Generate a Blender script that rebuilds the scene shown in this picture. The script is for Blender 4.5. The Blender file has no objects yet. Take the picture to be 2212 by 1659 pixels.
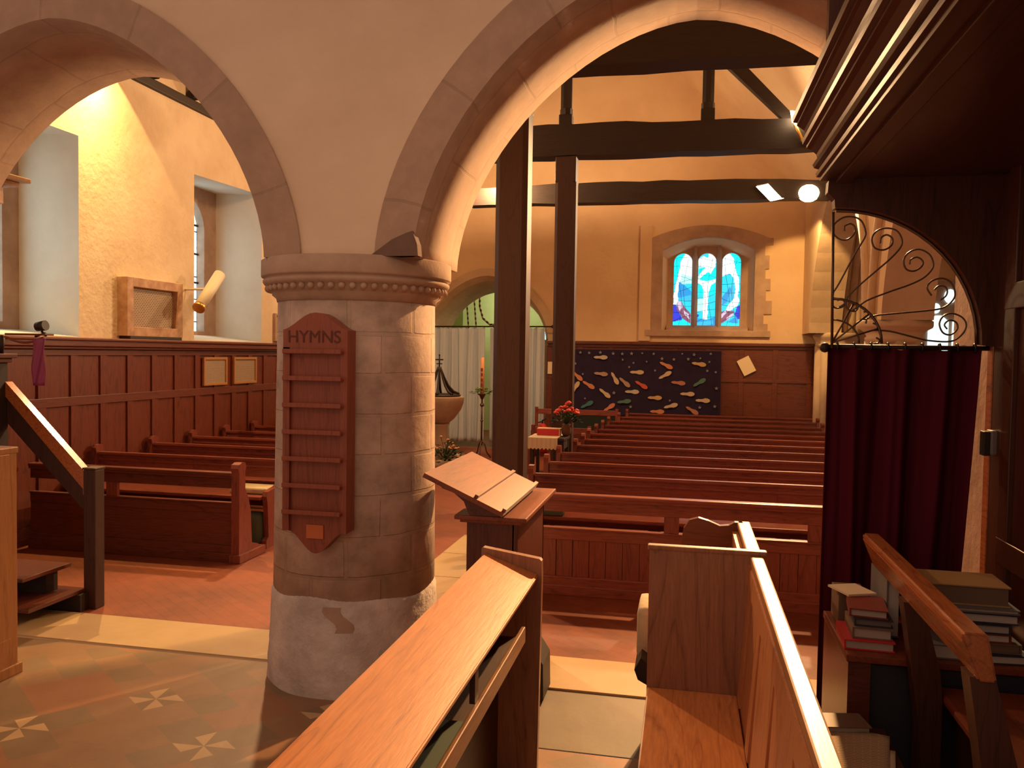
import bpy, bmesh, math, random
from mathutils import Vector, Matrix
random.seed(7)
S = bpy.context.scene
COL = S.collection
R = math.radians
# ------------------------------------------------------------------ camera
F_PX, H = 1790.0, 1.75
YAW, PIT, ROL = R(-11.8), R(-2.15), R(.92)
fv = Vector((math.sin(YAW)*math.cos(PIT), math.cos(YAW)*math.cos(PIT), math.sin(PIT)))
r0 = Vector((math.cos(YAW), -math.sin(YAW), 0)); u0 = r0.cross(fv)
rv = r0*math.cos(ROL)+u0*math.sin(ROL); uv = -r0*math.sin(ROL)+u0*math.cos(ROL)
cd = bpy.data.cameras.new('camera'); cam = bpy.data.objects.new('camera', cd); COL.objects.link(cam)
cam.matrix_world = Matrix(((rv.x, uv.x, -fv.x, 0), (rv.y, uv.y, -fv.y, 0), (rv.z, uv.z, -fv.z, H), (0, 0, 0, 1)))
cd.sensor_width = 36; cd.lens = 36*F_PX/2212; cd.clip_start = .05; cd.clip_end = 200
S.camera = cam
S.view_settings.view_transform = 'Standard'; S.view_settings.look = 'None'
S.view_settings.gamma = 1; S.view_settings.use_curve_mapping = False
S.view_settings.exposure = 0.0
# ------------------------------------------------------------------ world
w = bpy.data.worlds.new('world'); S.world = w; w.use_nodes = True
w.node_tree.nodes['Background'].inputs[0].default_value = (1.0, .60, .40, 1)
w.node_tree.nodes['Background'].inputs[1].default_value = .56

def lamp(name, kind, loc, power, color, size=.1, target=None, spot=None, blend=.3, parent=None):
    d = bpy.data.lights.new(name, kind); d.energy = power; d.color = color
    if kind == 'AREA': d.size = size
    else: d.shadow_soft_size = size
    if kind == 'SPOT': d.spot_size = R(spot); d.spot_blend = blend
    o = bpy.data.objects.new(name, d); COL.objects.link(o); o.location = loc
    if target is not None:
        o.rotation_euler = (Vector(target)-Vector(loc)).to_track_quat('-Z', 'Y').to_euler()
    return o
WARM = (1, .52, .20); WARM2 = (1, .66, .36)
# truss floodlights seen at the right, shining back over the pews
lamp('truss_lamp_light', 'SPOT', (1.05, 9.05, 4.28), 3000, WARM, .06, (-.6, 2.2, .7), 54, 1.0)
lamp('truss_lamp_light', 'SPOT', (1.05, 9.05, 4.28), 750, WARM, .06, (0, 5.6, 0), 84, .9)
lamp('pier_lamp_light', 'SPOT', (1.50, 12.2, 4.05), 1150, WARM2, .08, (-.2, 3, .6), 120, .6)
lamp('gable_wash_light', 'SPOT', (1.10, 12.6, 4.10), 500, WARM, .08, (-.9, 15, 2.4), 140, .9)  # unseen gable spots added to brighten the west wall and its slanting beam
lamp('gable_wash_light', 'SPOT', (1.62, 12.75, 3.9), 190, (1, .58, .2), .05, (2.0, 15, 2.5), 62, .25)
# nave lamps and added fill points behind the arcade wall
lamp('wall_lamp_light', 'SPOT', (-5.36, 7.08, 4.80), 720, (1, .60, .19), .025, (-5.60, 7.10, 3.2), 92, .10)
lamp('nave_lamp_fill_light', 'SPOT', (-4.0, 8.4, 4.3), 800, (1, .56, .26), .08, (-2.4, 3.3, 0), 62, .6)
lamp('nave_lamp_fill_light', 'POINT', (-3.3, 8.6, 4.3), 120, (1, .56, .26), .12)  # this point and the next are fill added to raise the ambient
lamp('nave_lamp_fill_light', 'POINT', (-2.9, 12.0, 4.3), 300, (1, .58, .28), .12)
# unseen fill lamp added in the chancel behind the viewer
lamp('chancel_fill_light', 'SPOT', (.9, -.6, 3.6), 190, (1, .62, .34), .15, (-.3, 2.4, .8), 84, .8)
lamp('tower_room_light', 'POINT', (-3.6, 17.2, 2.9), 45, (.95, 1, .62), .3)  # point lamp added in place of greenish daylight inside the tower

# ------------------------------------------------------------------ materials
def mat(name, c, rough=.6, metal=0, emis=None, es=0, spec=.5):
    m = bpy.data.materials.new(name); m.use_nodes = True
    b = m.node_tree.nodes['Principled BSDF']
    b.inputs['Base Color'].default_value = (*c, 1); b.inputs['Roughness'].default_value = rough
    b.inputs['Metallic'].default_value = metal; b.inputs['Specular IOR Level'].default_value = spec
    if emis: b.inputs['Emission Color'].default_value = (*emis, 1); b.inputs['Emission Strength'].default_value = es
    return m
def _n(m, t, **kw):
    n = m.node_tree.nodes.new(t)
    for k, v in kw.items(): setattr(n, k, v)
    return n
def _coord(m, scale, src='Object', rot=(0, 0, 0)):
    tc = _n(m, 'ShaderNodeTexCoord'); mp = _n(m, 'ShaderNodeMapping')
    mp.inputs['Scale'].default_value = scale; mp.inputs['Rotation'].default_value = rot
    m.node_tree.links.new(tc.outputs[src], mp.inputs['Vector']); return mp.outputs[0]
def ramp(m, fac, stops):
    r = _n(m, 'ShaderNodeValToRGB'); e = r.color_ramp.elements
    while len(e) < len(stops): e.new(.5)
    for i, (p, c) in enumerate(stops): e[i].position = p; e[i].color = (*c, 1)
    m.node_tree.links.new(fac, r.inputs[0]); return r.outputs[0]
def bump(m, fac, strength, dist=.01):
    b = _n(m, 'ShaderNodeBump'); b.inputs['Strength'].default_value = strength; b.inputs['Distance'].default_value = dist
    m.node_tree.links.new(fac, b.inputs['Height'])
    m.node_tree.links.new(b.outputs[0], m.node_tree.nodes['Principled BSDF'].inputs['Normal'])
def base(m, out): m.node_tree.links.new(out, m.node_tree.nodes['Principled BSDF'].inputs['Base Color'])
def mix(m, fac, a, b, kind='MIX'):
    x = _n(m, 'ShaderNodeMix', data_type='RGBA', blend_type=kind)
    L = m.node_tree.links
    if isinstance(fac, (int, float)): x.inputs[0].default_value = fac
    else: L.new(fac, x.inputs[0])
    for i, v in ((6, a), (7, b)):
        if isinstance(v, tuple): x.inputs[i].default_value = (*v, 1)
        else: L.new(v, x.inputs[i])
    return x.outputs[2]
def noise(m, vec, scale, detail=4, rough=.5, dist=0):
    n = _n(m, 'ShaderNodeTexNoise'); n.inputs['Scale'].default_value = scale; n.inputs['Detail'].default_value = detail
    n.inputs['Roughness'].default_value = rough; n.inputs['Distortion'].default_value = dist
    m.node_tree.links.new(vec, n.inputs['Vector']); return n.outputs[0]

def wood(name, c1, c2, axis='X', rough=.35, ring=7, knots=True, k=.66):
    k *= 1.0; c1 = tuple(a*k for a in c1); c2 = tuple(a*k for a in c2)
    m = mat(name, c1, rough)
    sc = {'X': (.09, 1, 1), 'Y': (1, .09, 1), 'Z': (1, 1, .09)}[axis]
    v = _coord(m, sc)
    n1 = noise(m, v, ring, 3, .5, .6)
    mt = _n(m, 'ShaderNodeMath', operation='MULTIPLY'); mt.inputs[1].default_value = 9; m.node_tree.links.new(n1, mt.inputs[0])
    fr = _n(m, 'ShaderNodeMath', operation='FRACT'); m.node_tree.links.new(mt.outputs[0], fr.inputs[0])
    n2 = noise(m, v, 110, 2, .6)
    col = ramp(m, fr.outputs[0], [(0, c2), (.12, c1), (.8, tuple(a*1.08 for a in c1)), (1, tuple((a*.6+b*.4) for a, b in zip(c1, c2)))])
    col = mix(m, .35, col, ramp(m, n2, [(.3, c2), (.65, tuple(min(1, a*1.25) for a in c1))]))
    if knots:
        vo = _n(m, 'ShaderNodeTexVoronoi'); vo.inputs['Scale'].default_value = 2.3
        m.node_tree.links.new(_coord(m, tuple(.5 if a < .5 else 1 for a in sc)), vo.inputs['Vector'])
        kf = ramp(m, vo.outputs['Distance'], [(.035, (.75,)*3), (.075, (0,)*3)])
        col = mix(m, kf, col, tuple(a*.5 for a in c2))
    base(m, col); bump(m, n2, .12, .002)
    return m
def plaster(name, c1, c2, sc=1.2, bs=.35, rough=.9):
    m = mat(name, c1, rough); v = _coord(m, (1, 1, 1))
    n1 = noise(m, v, sc, 6, .6); n2 = noise(m, v, 14, 5, .6)
    col = ramp(m, n1, [(.3, c2), (.65, c1)])
    base(m, col); bump(m, n2, bs, .012)
    return m
def blocks(name, c1, c2, mort, bw, bh, src='UV', rough=.85, msize=.012, bs=.5, squash=1.0, rot=(0, 0, 0), nz=.35):
    m = mat(name, c1, rough); v = _coord(m, (1, 1, 1), src, rot)
    nv = noise(m, v, 3, 3)
    add = _n(m, 'ShaderNodeVectorMath', operation='MULTIPLY_ADD'); cx = _n(m, 'ShaderNodeCombineXYZ')
    m.node_tree.links.new(nv, cx.inputs[0]); m.node_tree.links.new(nv, cx.inputs[1])
    m.node_tree.links.new(cx.outputs[0], add.inputs[0]); add.inputs[1].default_value = (bh*.12,)*3; m.node_tree.links.new(v, add.inputs[2])
    b = _n(m, 'ShaderNodeTexBrick'); m.node_tree.links.new(add.outputs[0], b.inputs['Vector'])
    b.inputs['Scale'].default_value = 1; b.inputs['Brick Width'].default_value = bw; b.inputs['Row Height'].default_value = bh
    b.inputs['Mortar Size'].default_value = msize; b.inputs['Mortar Smooth'].default_value = .3
    b.inputs['Color1'].default_value = (*c1, 1); b.inputs['Color2'].default_value = (*c2, 1); b.inputs['Mortar'].default_value = (*mort, 1)
    n = noise(m, v, 6, 6, .65)
    col = mix(m, nz, b.outputs['Color'], ramp(m, n, [(.3, tuple(a*.6 for a in c2)), (.7, tuple(min(1, a*1.25) for a in c1))]))
    base(m, col)
    sub = _n(m, 'ShaderNodeMath', operation='SUBTRACT'); m.node_tree.links.new(n, sub.inputs[0]); m.node_tree.links.new(b.outputs['Fac'], sub.inputs[1])
    bump(m, sub.outputs[0], bs, .01)
    return m

M = {}
M['plaster'] = plaster('cream_plaster', (.78, .62, .47), (.66, .50, .36), 1.1, .3)
M['plasterW'] = plaster('gable_plaster', (.80, .60, .38), (.68, .47, .28), .9, .4)
M['plasterN'] = plaster('north_wall_plaster', (.80, .68, .50), (.66, .52, .36), 1.6, .6)
M['reveal'] = plaster('reveal_plaster', (.78, .74, .62), (.66, .60, .48), 1.2, .3)
M['stone'] = blocks('arch_stone', (.46, .32, .24), (.40, .275, .20), (.35, .24, .175), .55, .5, 'UV', bs=.3, msize=.008)
M['stoneS'] = plaster('dressed_stone', (.52, .37, .28), (.38, .26, .19), 4, .3)
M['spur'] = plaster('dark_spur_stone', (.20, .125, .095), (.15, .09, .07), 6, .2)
M['pierstone'] = plaster('pier_stone', (.62, .47, .32), (.50, .36, .24), 3, .3)
M['wood'] = wood('dark_oak_x', (.17, .045, .026), (.060, .015, .010), 'X', .32, k=.85)
M['woodY'] = wood('dark_oak_y', (.17, .042, .020), (.060, .014, .009), 'Y', .32)
M['woodZ'] = wood('dark_oak_z', (.16, .040, .019), (.055, .013, .008), 'Z', .38)
M['pew'] = wood('pew_pine', (.25, .066, .044), (.10, .024, .018), 'X', .3, k=.98)
M['pewZ'] = wood('pew_pine_z', (.24, .062, .042), (.09, .021, .016), 'Z', .32, k=.95)
M['panel'] = wood('panelling_oak', (.26, .058, .024), (.10, .020, .011), 'Z', .4, knots=False)
M['panelx'] = wood('panelling_rail_oak', (.24, .060, .030), (.12, .026, .015), 'Y', .42, knots=False)
M['black'] = wood('black_oak', (.040, .020, .012), (.016, .009, .007), 'X', .6, knots=False)
M['blackZ'] = wood('old_post_oak', (.085, .030, .020), (.04, .014, .010), 'Z', .55, knots=False)
M['desk'] = wood('desk_top_oak', (.60, .21, .055), (.36, .105, .025), 'Y', .38, 5, knots=False, k=1)
M['lip'] = wood('shelf_lip_oak', (.30, .14, .06), (.16, .07, .03), 'Y', .4, k=1, knots=False)
M['deskD'] = wood('desk_dark', (.10, .035, .018), (.04, .014, .009), 'Y', .5)
M['stall'] = wood('stall_pine', (.52, .21, .08), (.28, .10, .035), 'Z', .42, 4, k=1)
M['stallY'] = wood('stall_pine_y', (.70, .27, .085), (.42, .13, .04), 'Y', .36, 4, k=1)
M['end'] = wood('stall_end_pine', (.36, .17, .095), (.19, .08, .045), 'Z', .42, 4, k=1)
M['pine'] = wood('clergy_desk_pine', (.46, .19, .06), (.27, .095, .032), 'Z', .42, 4, knots=False)
M['hymn'] = wood('hymn_board_oak', (.36, .090, .045), (.22, .052, .027), 'Z', .42, 6, knots=False, k=.8)
M['rest'] = wood('book_rest_oak', (.30, .075, .028), (.15, .036, .015), 'Y', .45, 5, knots=False, k=.75)
M['tan'] = mat('tan_cover', (.50, .30, .13), .6)
M['organ'] = wood('organ_case_oak', (.10, .030, .014), (.045, .014, .008), 'Y', .30, knots=False)
M['organZ'] = wood('organ_panel_oak', (.12, .034, .014), (.05, .015, .008), 'Z', .35, knots=False)
M['bench'] = wood('bench_oak', (.42, .13, .04), (.20, .055, .02), 'Y', .24, k=1)
M['benchZ'] = wood('bench_leg_oak', (.12, .04, .018), (.05, .018, .009), 'Z', .4)
M['seatred'] = wood('seat_oak', (.34, .075, .025), (.18, .036, .014), 'Y', .45, knots=False)
M['curtain'] = mat('crimson_curtain_cloth', (.085, .005, .018), .8, spec=.15)
M['white'] = mat('white_curtain_cloth', (.72, .78, .86), .8)
def translucent(m, c, f):
    t = m.node_tree; b = t.nodes['Principled BSDF']; tr = t.nodes.new('ShaderNodeBsdfTranslucent'); tr.inputs[0].default_value = (*c, 1)
    mx = t.nodes.new('ShaderNodeMixShader'); mx.inputs[0].default_value = f
    t.links.new(b.outputs[0], mx.inputs[1]); t.links.new(tr.outputs[0], mx.inputs[2]); t.links.new(mx.outputs[0], t.nodes['Material Output'].inputs[0])
translucent(M['white'], (.78, .82, .86), .4)
M['iron'] = mat('wrought_iron', (.16, .11, .08), .36, .8)
M['railw'] = wood('rail_pine', (.52, .25, .09), (.32, .13, .045), 'Y', .4, 4, k=.8)
M['rod'] = mat('dark_rod', (.03, .02, .018), .5, .3)
M['glow'] = mat('lamp_glow', (1, .9, .7), .5, 0, (1, .74, .42), 26)
M['lampw'] = mat('lamp_housing_white', (.75, .68, .55), .5)
M['gold'] = mat('brass_lamp', (.8, .5, .15), .3, .8)
M['paper'] = mat('paper', (.82, .68, .48), .8)
M['redbook'] = mat('red_cover', (.65, .03, .04), .5)
M['maroon'] = mat('maroon_cover', (.22, .035, .022), .6)
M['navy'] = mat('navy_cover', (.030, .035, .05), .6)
M['grey'] = mat('grey_cover', (.18, .16, .16), .6)
M['brown'] = mat('brown_cover', (.20, .13, .085), .6)
M['pages'] = mat('book_pages', (.50, .47, .42), .9)
M['pages2'] = mat('pale_pages', (.62, .58, .52), .9)
M['green'] = mat('kneeler_green', (.10, .14, .11), .95)
M['leaf'] = mat('leaf_green', (.10, .17, .04), .6)
M['leafd'] = mat('dark_leaf', (.03, .07, .025), .6)
M['coral'] = mat('coral_rose', (.85, .09, .06), .5)
M['blossom'] = mat('pale_blossom', (.75, .45, .25), .7)
M['basket'] = mat('basket_brown', (.16, .07, .04), .8)
M['wax'] = mat('candle_wax', (.85, .40, .18), .5)
M['cushion'] = plaster('cream_cushion', (.62, .52, .36), (.48, .38, .24), 12, .4)
M['purple'] = mat('purple_satin', (.30, .045, .14), .38)
M['switch'] = mat('switch_box_grey', (.17, .16, .17), .5)
M['cream'] = mat('cream_strip', (.70, .46, .24), .6)
M['navycloth'] = plaster('banner_navy', (.022, .010, .050), (.014, .007, .030), 5, .2)
M['tassel'] = mat('rope_dark', (.07, .03, .02), .9)
# bell rope: striped
m = mat('striped_bell_rope', (.1, .04, .03), .9); v = _coord(m, (1, 1, 1), 'UV')
wv = _n(m, 'ShaderNodeTexWave', bands_direction='Y'); wv.inputs['Scale'].default_value = 1.0; m.node_tree.links.new(v, wv.inputs['Vector'])
base(m, ramp(m, wv.outputs['Fac'], [(.45, (.06, .02, .012)), (.55, (.45, .28, .14))])); M['rope'] = m
# lace
m = mat('lace_cloth', (.85, .72, .50), .9); M['lace'] = m
# leaded daylight glass
def leaded(name, c, strength, gw, gh, src='UV'):
    m = mat(name, (.02, .02, .02), .3); v = _coord(m, (1, 1, 1), src)
    b = _n(m, 'ShaderNodeTexBrick'); m.node_tree.links.new(v, b.inputs['Vector']); b.offset = 0
    b.inputs['Scale'].default_value = 1; b.inputs['Brick Width'].default_value = gw; b.inputs['Row Height'].default_value = gh
    b.inputs['Mortar Size'].default_value = .008; b.inputs['Mortar Smooth'].default_value = 0
    b.inputs['Color1'].default_value = (*c, 1); b.inputs['Color2'].default_value = (c[0]*.8, c[1]*.95, c[2], 1); b.inputs['Mortar'].default_value = (.02, .03, .03, 1)
    n = noise(m, v, 22, 3)
    col = mix(m, .5, b.outputs['Color'], ramp(m, n, [(.38, tuple(a*.25 for a in c)), (.55, tuple(min(1, a*1.4) for a in c))]), 'MULTIPLY')
    pb = m.node_tree.nodes['Principled BSDF']; m.node_tree.links.new(col, pb.inputs['Emission Color']); pb.inputs['Emission Strength'].default_value = strength
    return m
M['glassN'] = leaded('leaded_daylight_glass', (.78, .94, .97), 2.6, .16, .30)
M['glassT'] = leaded('tower_daylight_glass', (.55, .85, 1.0), 1.6, .22, .4)
M['glassA'] = mat('aisle_daylight_glass', (.02, .02, .02), .3, 0, (.70, 1, 1), 1.6)
# floors
def herring(name, c1, c2, c3, bw, bh, ang):
    m = mat(name, c1, .62); v = _coord(m, (1, 1, 1), 'Object', (0, 0, ang))
    b = _n(m, 'ShaderNodeTexBrick'); m.node_tree.links.new(v, b.inputs['Vector'])
    b.inputs['Scale'].default_value = 1; b.inputs['Brick Width'].default_value = bw; b.inputs['Row Height'].default_value = bh
    b.inputs['Mortar Size'].default_value = .003; b.inputs['Color1'].default_value = (*c1, 1); b.inputs['Color2'].default_value = (*c2, 1); b.inputs['Mortar'].default_value = (*c3, 1)
    n = noise(m, v, 1.3, 4); n2 = noise(m, v, 9, 4)
    col = mix(m, .55, b.outputs['Color'], ramp(m, n, [(.35, c3), (.65, tuple(min(1, a*1.2) for a in c1))]))
    col = mix(m, .2, col, ramp(m, n2, [(.35, c3), (.65, c1)]))
    base(m, col); bump(m, b.outputs['Fac'], .15, -.003)
    return m
M['brickfloor'] = herring('herringbone_block_floor', (.27, .062, .022), (.20, .044, .016), (.11, .025, .011), .24, .075, R(38))
M['threshold'] = plaster('threshold_stone', (.50, .35, .18), (.43, .29, .145), 3, .08, .6)
M['slab'] = plaster('grey_floor_slab', (.19, .155, .10), (.13, .105, .07), 2, .12, .6)
M['tileA'] = plaster('brown_floor_tile', (.33, .18, .09), (.24, .13, .065), 3, .1, .5)
M['tileB'] = plaster('grey_floor_tile', (.26, .165, .088), (.20, .13, .07), 3, .1, .5)
M['tileC'] = plaster('red_floor_tile', (.34, .155, .072), (.27, .12, .056), 3, .1, .5)
M['tileW'] = plaster('cream_floor_tile', (.56, .37, .19), (.46, .29, .14), 4, .1, .5)

# ------------------------------------------------------------------ geometry helpers
class MB:
    def __init__(s): s.bm = bmesh.new(); s.uv = s.bm.loops.layers.uv.new('UVMap'); s.mats = []; s.cur = 0; s.smooth = False; s.nb = 0
    def use(s, m):
        if m not in s.mats: s.mats.append(m)
        s.cur = s.mats.index(m); return s
    def face(s, pts, uvs=None, smooth=False):
        vs = [s.bm.verts.new(p) for p in pts]
        try: f = s.bm.faces.new(vs)
        except ValueError: return
        f.material_index = s.cur; f.smooth = smooth or s.smooth
        if uvs:
            for l, q in zip(f.loops, uvs): l[s.uv].uv = q
        return f
    def box(s, x0, x1, y0, y1, z0, z1, bev=0):
        e = (s.nb % 9)*.00035; s.nb += 1; x0 -= e; x1 += e; y0 -= e; y1 += e; z1 += e*.5
        a = [(x0, y0, z0), (x1, y0, z0), (x1, y1, z0), (x0, y1, z0), (x0, y0, z1), (x1, y0, z1), (x1, y1, z1), (x0, y1, z1)]
        v = [s.bm.verts.new(p) for p in a]; fs = []
        for q in ((3, 2, 1, 0), (4, 5, 6, 7), (0, 1, 5, 4), (1, 2, 6, 5), (2, 3, 7, 6), (3, 0, 4, 7)):
            f = s.bm.faces.new([v[i] for i in q]); f.material_index = s.cur; fs.append(f)
        if bev:
            es = list({e for f in fs for e in f.edges})
            bmesh.ops.bevel(s.bm, geom=es, offset=bev, segments=2, affect='EDGES', profile=.6, clamp_overlap=True)
        return s
    def prism(s, poly, axis, a, b, smooth=False):
        # poly in the two remaining axes (X: y,z / Y: x,z / Z: x,y)
        def mk(p, t): return {'X': (t, p[0], p[1]), 'Y': (p[0], t, p[1]), 'Z': (p[0], p[1], t)}[axis]
        A = [s.bm.verts.new(mk(p, a)) for p in poly]; B = [s.bm.verts.new(mk(p, b)) for p in poly]
        n = len(poly)
        for vs in (A[::-1], B):
            f = s.bm.faces.new(vs); f.material_index = s.cur
        for i in range(n):
            f = s.bm.faces.new((A[i], A[(i+1) % n], B[(i+1) % n], B[i])); f.material_index = s.cur; f.smooth = smooth
        return s
    def lathe(s, prof, c=(0, 0), n=48, a0=0, a1=2*math.pi, uvr=None):
        full = abs(a1-a0-2*math.pi) < 1e-6
        rows = []
        for (r, z) in prof:
            rows.append([s.bm.verts.new((c[0]+r*math.cos(a0+(a1-a0)*i/n), c[1]+r*math.sin(a0+(a1-a0)*i/n), z)) for i in range(n if full else n+1)])
        for j in range(len(prof)-1):
            for i in range(n):
                i2 = (i+1) % n if full else i+1
                f = s.bm.faces.new((rows[j][i], rows[j][i2], rows[j+1][i2], rows[j+1][i])); f.material_index = s.cur; f.smooth = True
                if uvr:
                    U = [uvr*(a0+(a1-a0)*k/n) for k in (i, i+1)]
                    for l, q in zip(f.loops, ((U[0], prof[j][1]), (U[1], prof[j][1]), (U[1], prof[j+1][1]), (U[0], prof[j+1][1]))): l[s.uv].uv = q
        if full:
            for row, rev in ((rows[0], True), (rows[-1], False)):
                f = s.bm.faces.new(row[::-1] if rev else row); f.material_index = s.cur
        return s
    def tube(s, pts, r, n=8, uvs=1):
        pts = [Vector(p) for p in pts]; rs = r if isinstance(r, (list, tuple)) else [r]*len(pts); rows = []; L = 0
        ds = []
        for i, p in enumerate(pts):
            t = (pts[min(i+1, len(pts)-1)]-pts[max(i-1, 0)]).normalized()
            a = t.orthogonal().normalized() if i == 0 else (pa - t*pa.dot(t)).normalized()
            pa = a; b = t.cross(a)
            if i: L += (p-pts[i-1]).length
            ds.append(L)
            rows.append([s.bm.verts.new(p+(a*math.cos(2*math.pi*k/n)+b*math.sin(2*math.pi*k/n))*rs[i]) for k in range(n)])
        for j in range(len(pts)-1):
            for k in range(n):
                f = s.bm.faces.new((rows[j][k], rows[j][(k+1) % n], rows[j+1][(k+1) % n], rows[j+1][k])); f.material_index = s.cur; f.smooth = True
                for l, q in zip(f.loops, ((k/n, ds[j]), ((k+1)/n, ds[j]), ((k+1)/n, ds[j+1]), (k/n, ds[j+1]))): l[s.uv].uv = (q[0], q[1]*uvs)
        for row, rev in ((rows[0], True), (rows[-1], False)):
            f = s.bm.faces.new(row[::-1] if rev else row); f.material_index = s.cur
        return s
    def ball(s, c, r, seg=12, sq=(1, 1, 1)):
        mt = Matrix.Translation(c) @ Matrix.Diagonal((r*sq[0], r*sq[1], r*sq[2], 1))
        o = bmesh.ops.create_uvsphere(s.bm, u_segments=seg, v_segments=max(6, seg//2), radius=1, matrix=mt)
        for v in o['verts']:
            for f in v.link_faces: f.material_index = s.cur; f.smooth = True
        return s
    def grid(s, fn, nu, nv, smooth=True):
        V = [[s.bm.verts.new(fn(i/nu, j/nv)) for j in range(nv+1)] for i in range(nu+1)]
        for i in range(nu):
            for j in range(nv):
                f = s.bm.faces.new((V[i][j], V[i+1][j], V[i+1][j+1], V[i][j+1])); f.material_index = s.cur; f.smooth = smooth
                for l, q in zip(f.loops, ((i, j), (i+1, j), (i+1, j+1), (i, j+1))): l[s.uv].uv = (q[0]/nu, q[1]/nv)
        return s

def prop(o, label=None, cat=None, group=None, kind=None):
    if label: o['label'] = label
    if cat: o['category'] = cat
    if group: o['group'] = group
    if kind: o['kind'] = kind
    return o
def obj(name, mb, m=None, parent=None, fix=True):
    """link mb as one mesh; geometry is authored in world metres unless the parent is a prototype at the origin"""
    if m and not mb.mats: mb.mats = [m]
    if fix: bmesh.ops.recalc_face_normals(mb.bm, faces=mb.bm.faces[:])
    me = bpy.data.meshes.new(name)
    for k in mb.mats: me.materials.append(M[k] if isinstance(k, str) else k)
    off = Vector((0, 0, 0)); p = parent
    while p is not None: off += p.location; p = p.parent
    if parent is None:
        lo = [min(v.co[i] for v in mb.bm.verts) for i in range(3)]; hi = [max(v.co[i] for v in mb.bm.verts) for i in range(3)]
        c = Vector(((lo[0]+hi[0])/2, (lo[1]+hi[1])/2, lo[2]))
    else: c = off
    for v in mb.bm.verts: v.co -= c
    mb.bm.to_mesh(me); mb.bm.free()
    o = bpy.data.objects.new(name, me); COL.objects.link(o)
    if parent is None: o.location = c
    else: o.parent = parent
    return o
def keep(o):
    """materials use object coordinates: part meshes keep world-sized coordinates, nothing to do"""
    return o
def thing(name, label, cat, loc=(0, 0, 0), group=None):
    o = bpy.data.objects.new(name, None); COL.objects.link(o); o.location = loc; o.empty_display_size = .1
    return prop(o, label, cat, group)
def struct(name, mb, m=None, parent=None):
    o = obj(name, mb, m, parent)
    if parent is None: o['kind'] = 'structure'
    return o
def copy_tree(o, parent=None):
    c = o.copy(); COL.objects.link(c)
    if parent is not None: c.parent = parent
    for ch in list(o.children): copy_tree(ch, c)
    return c
def at(x, y, **k):
    d = fv + rv*((x-1106)/F_PX) - uv*((y-829.5)/F_PX); C = Vector((0, 0, H))
    (a, v), = k.items(); i = 'XYZ'.index(a)
    return C + d*((v-C[i])/d[i])

def holed(mb, put, u0, u1, v0, v1, ops, seg=24, mf=None, mr=None, backput=None):
    """wall face in (u,v) with openings; put(u,v,side) -> 3D point, side 0 front, 1 reveal back.
       opening: dict(a,b,lo(s),hi(s)) with optional back dict; lo None = open to v0"""
    us = [u0]
    for o in sorted(ops, key=lambda o: o['a']): us += [o['a'], o['b']]
    us.append(u1)
    def uvq(p): return p
    for i in range(0, len(us)-1, 2):          # solid stretches
        a, b = us[i], us[i+1]
        if b-a > 1e-4:
            mb.use(mf); mb.face([put(a, v0, 0), put(b, v0, 0), put(b, v1, 0), put(a, v1, 0)], [(a, v0), (b, v0), (b, v1), (a, v1)])
            if backput: mb.face([backput(a, v0), backput(b, v0), backput(b, v1), backput(a, v1)])
    for o in ops:
        n = o.get('n', seg); a, b = o['a'], o['b']; a2, b2 = o.get('a2', a), o.get('b2', b)
        lo = o.get('lo'); hi = o['hi']; lo2 = o.get('lo2', lo); hi2 = o.get('hi2', hi)
        for i in range(n):
            s, t = i/n, (i+1)/n
            if not o.get('lin'): s, t = [(1-math.cos(math.pi*q))/2 for q in (s, t)]
            U = [a+(b-a)*q for q in (s, t)]; W = [a2+(b2-a2)*q for q in (s, t)]
            mb.use(mf)
            mb.face([put(U[0], hi(s), 0), put(U[1], hi(t), 0), put(U[1], v1, 0), put(U[0], v1, 0)], [(U[0], hi(s)), (U[1], hi(t)), (U[1], v1), (U[0], v1)])
            if backput: mb.face([backput(U[0], hi2(s)), backput(U[1], hi2(t)), backput(U[1], v1), backput(U[0], v1)])
            if lo:
                mb.face([put(U[0], v0, 0), put(U[1], v0, 0), put(U[1], lo(t), 0), put(U[0], lo(s), 0)])
                if backput: mb.face([backput(U[0], v0), backput(U[1], v0), backput(U[1], lo(t)), backput(U[0], lo(s))])
            if mr:
                mb.use(mr); mb.face([put(U[0], hi(s), 0), put(U[1], hi(t), 0), put(W[1], hi2(t), 1), put(W[0], hi2(s), 1)])
                if lo: mb.face([put(U[0], lo(s), 0), put(U[1], lo(t), 0), put(W[1], lo2(t), 1), put(W[0], lo2(s), 1)])
        if mr:
            for q, U, W in ((0, a, a2), (1, b, b2)):
                l1 = lo(q) if lo else v0; l2 = lo2(q) if lo else v0
                if hi(q)-l1 > 1e-4: mb.use(mr); mb.face([put(U, l1, 0), put(U, hi(q), 0), put(W, hi2(q), 1), put(W, l2, 1)])
def sup(h, base_, n):       # pointed-round arch over s in 0..1
    return lambda s: base_ + h*max(0, 1-abs(2*s-1)**n)**(1/n)
def const(c): return lambda s: c

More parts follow.
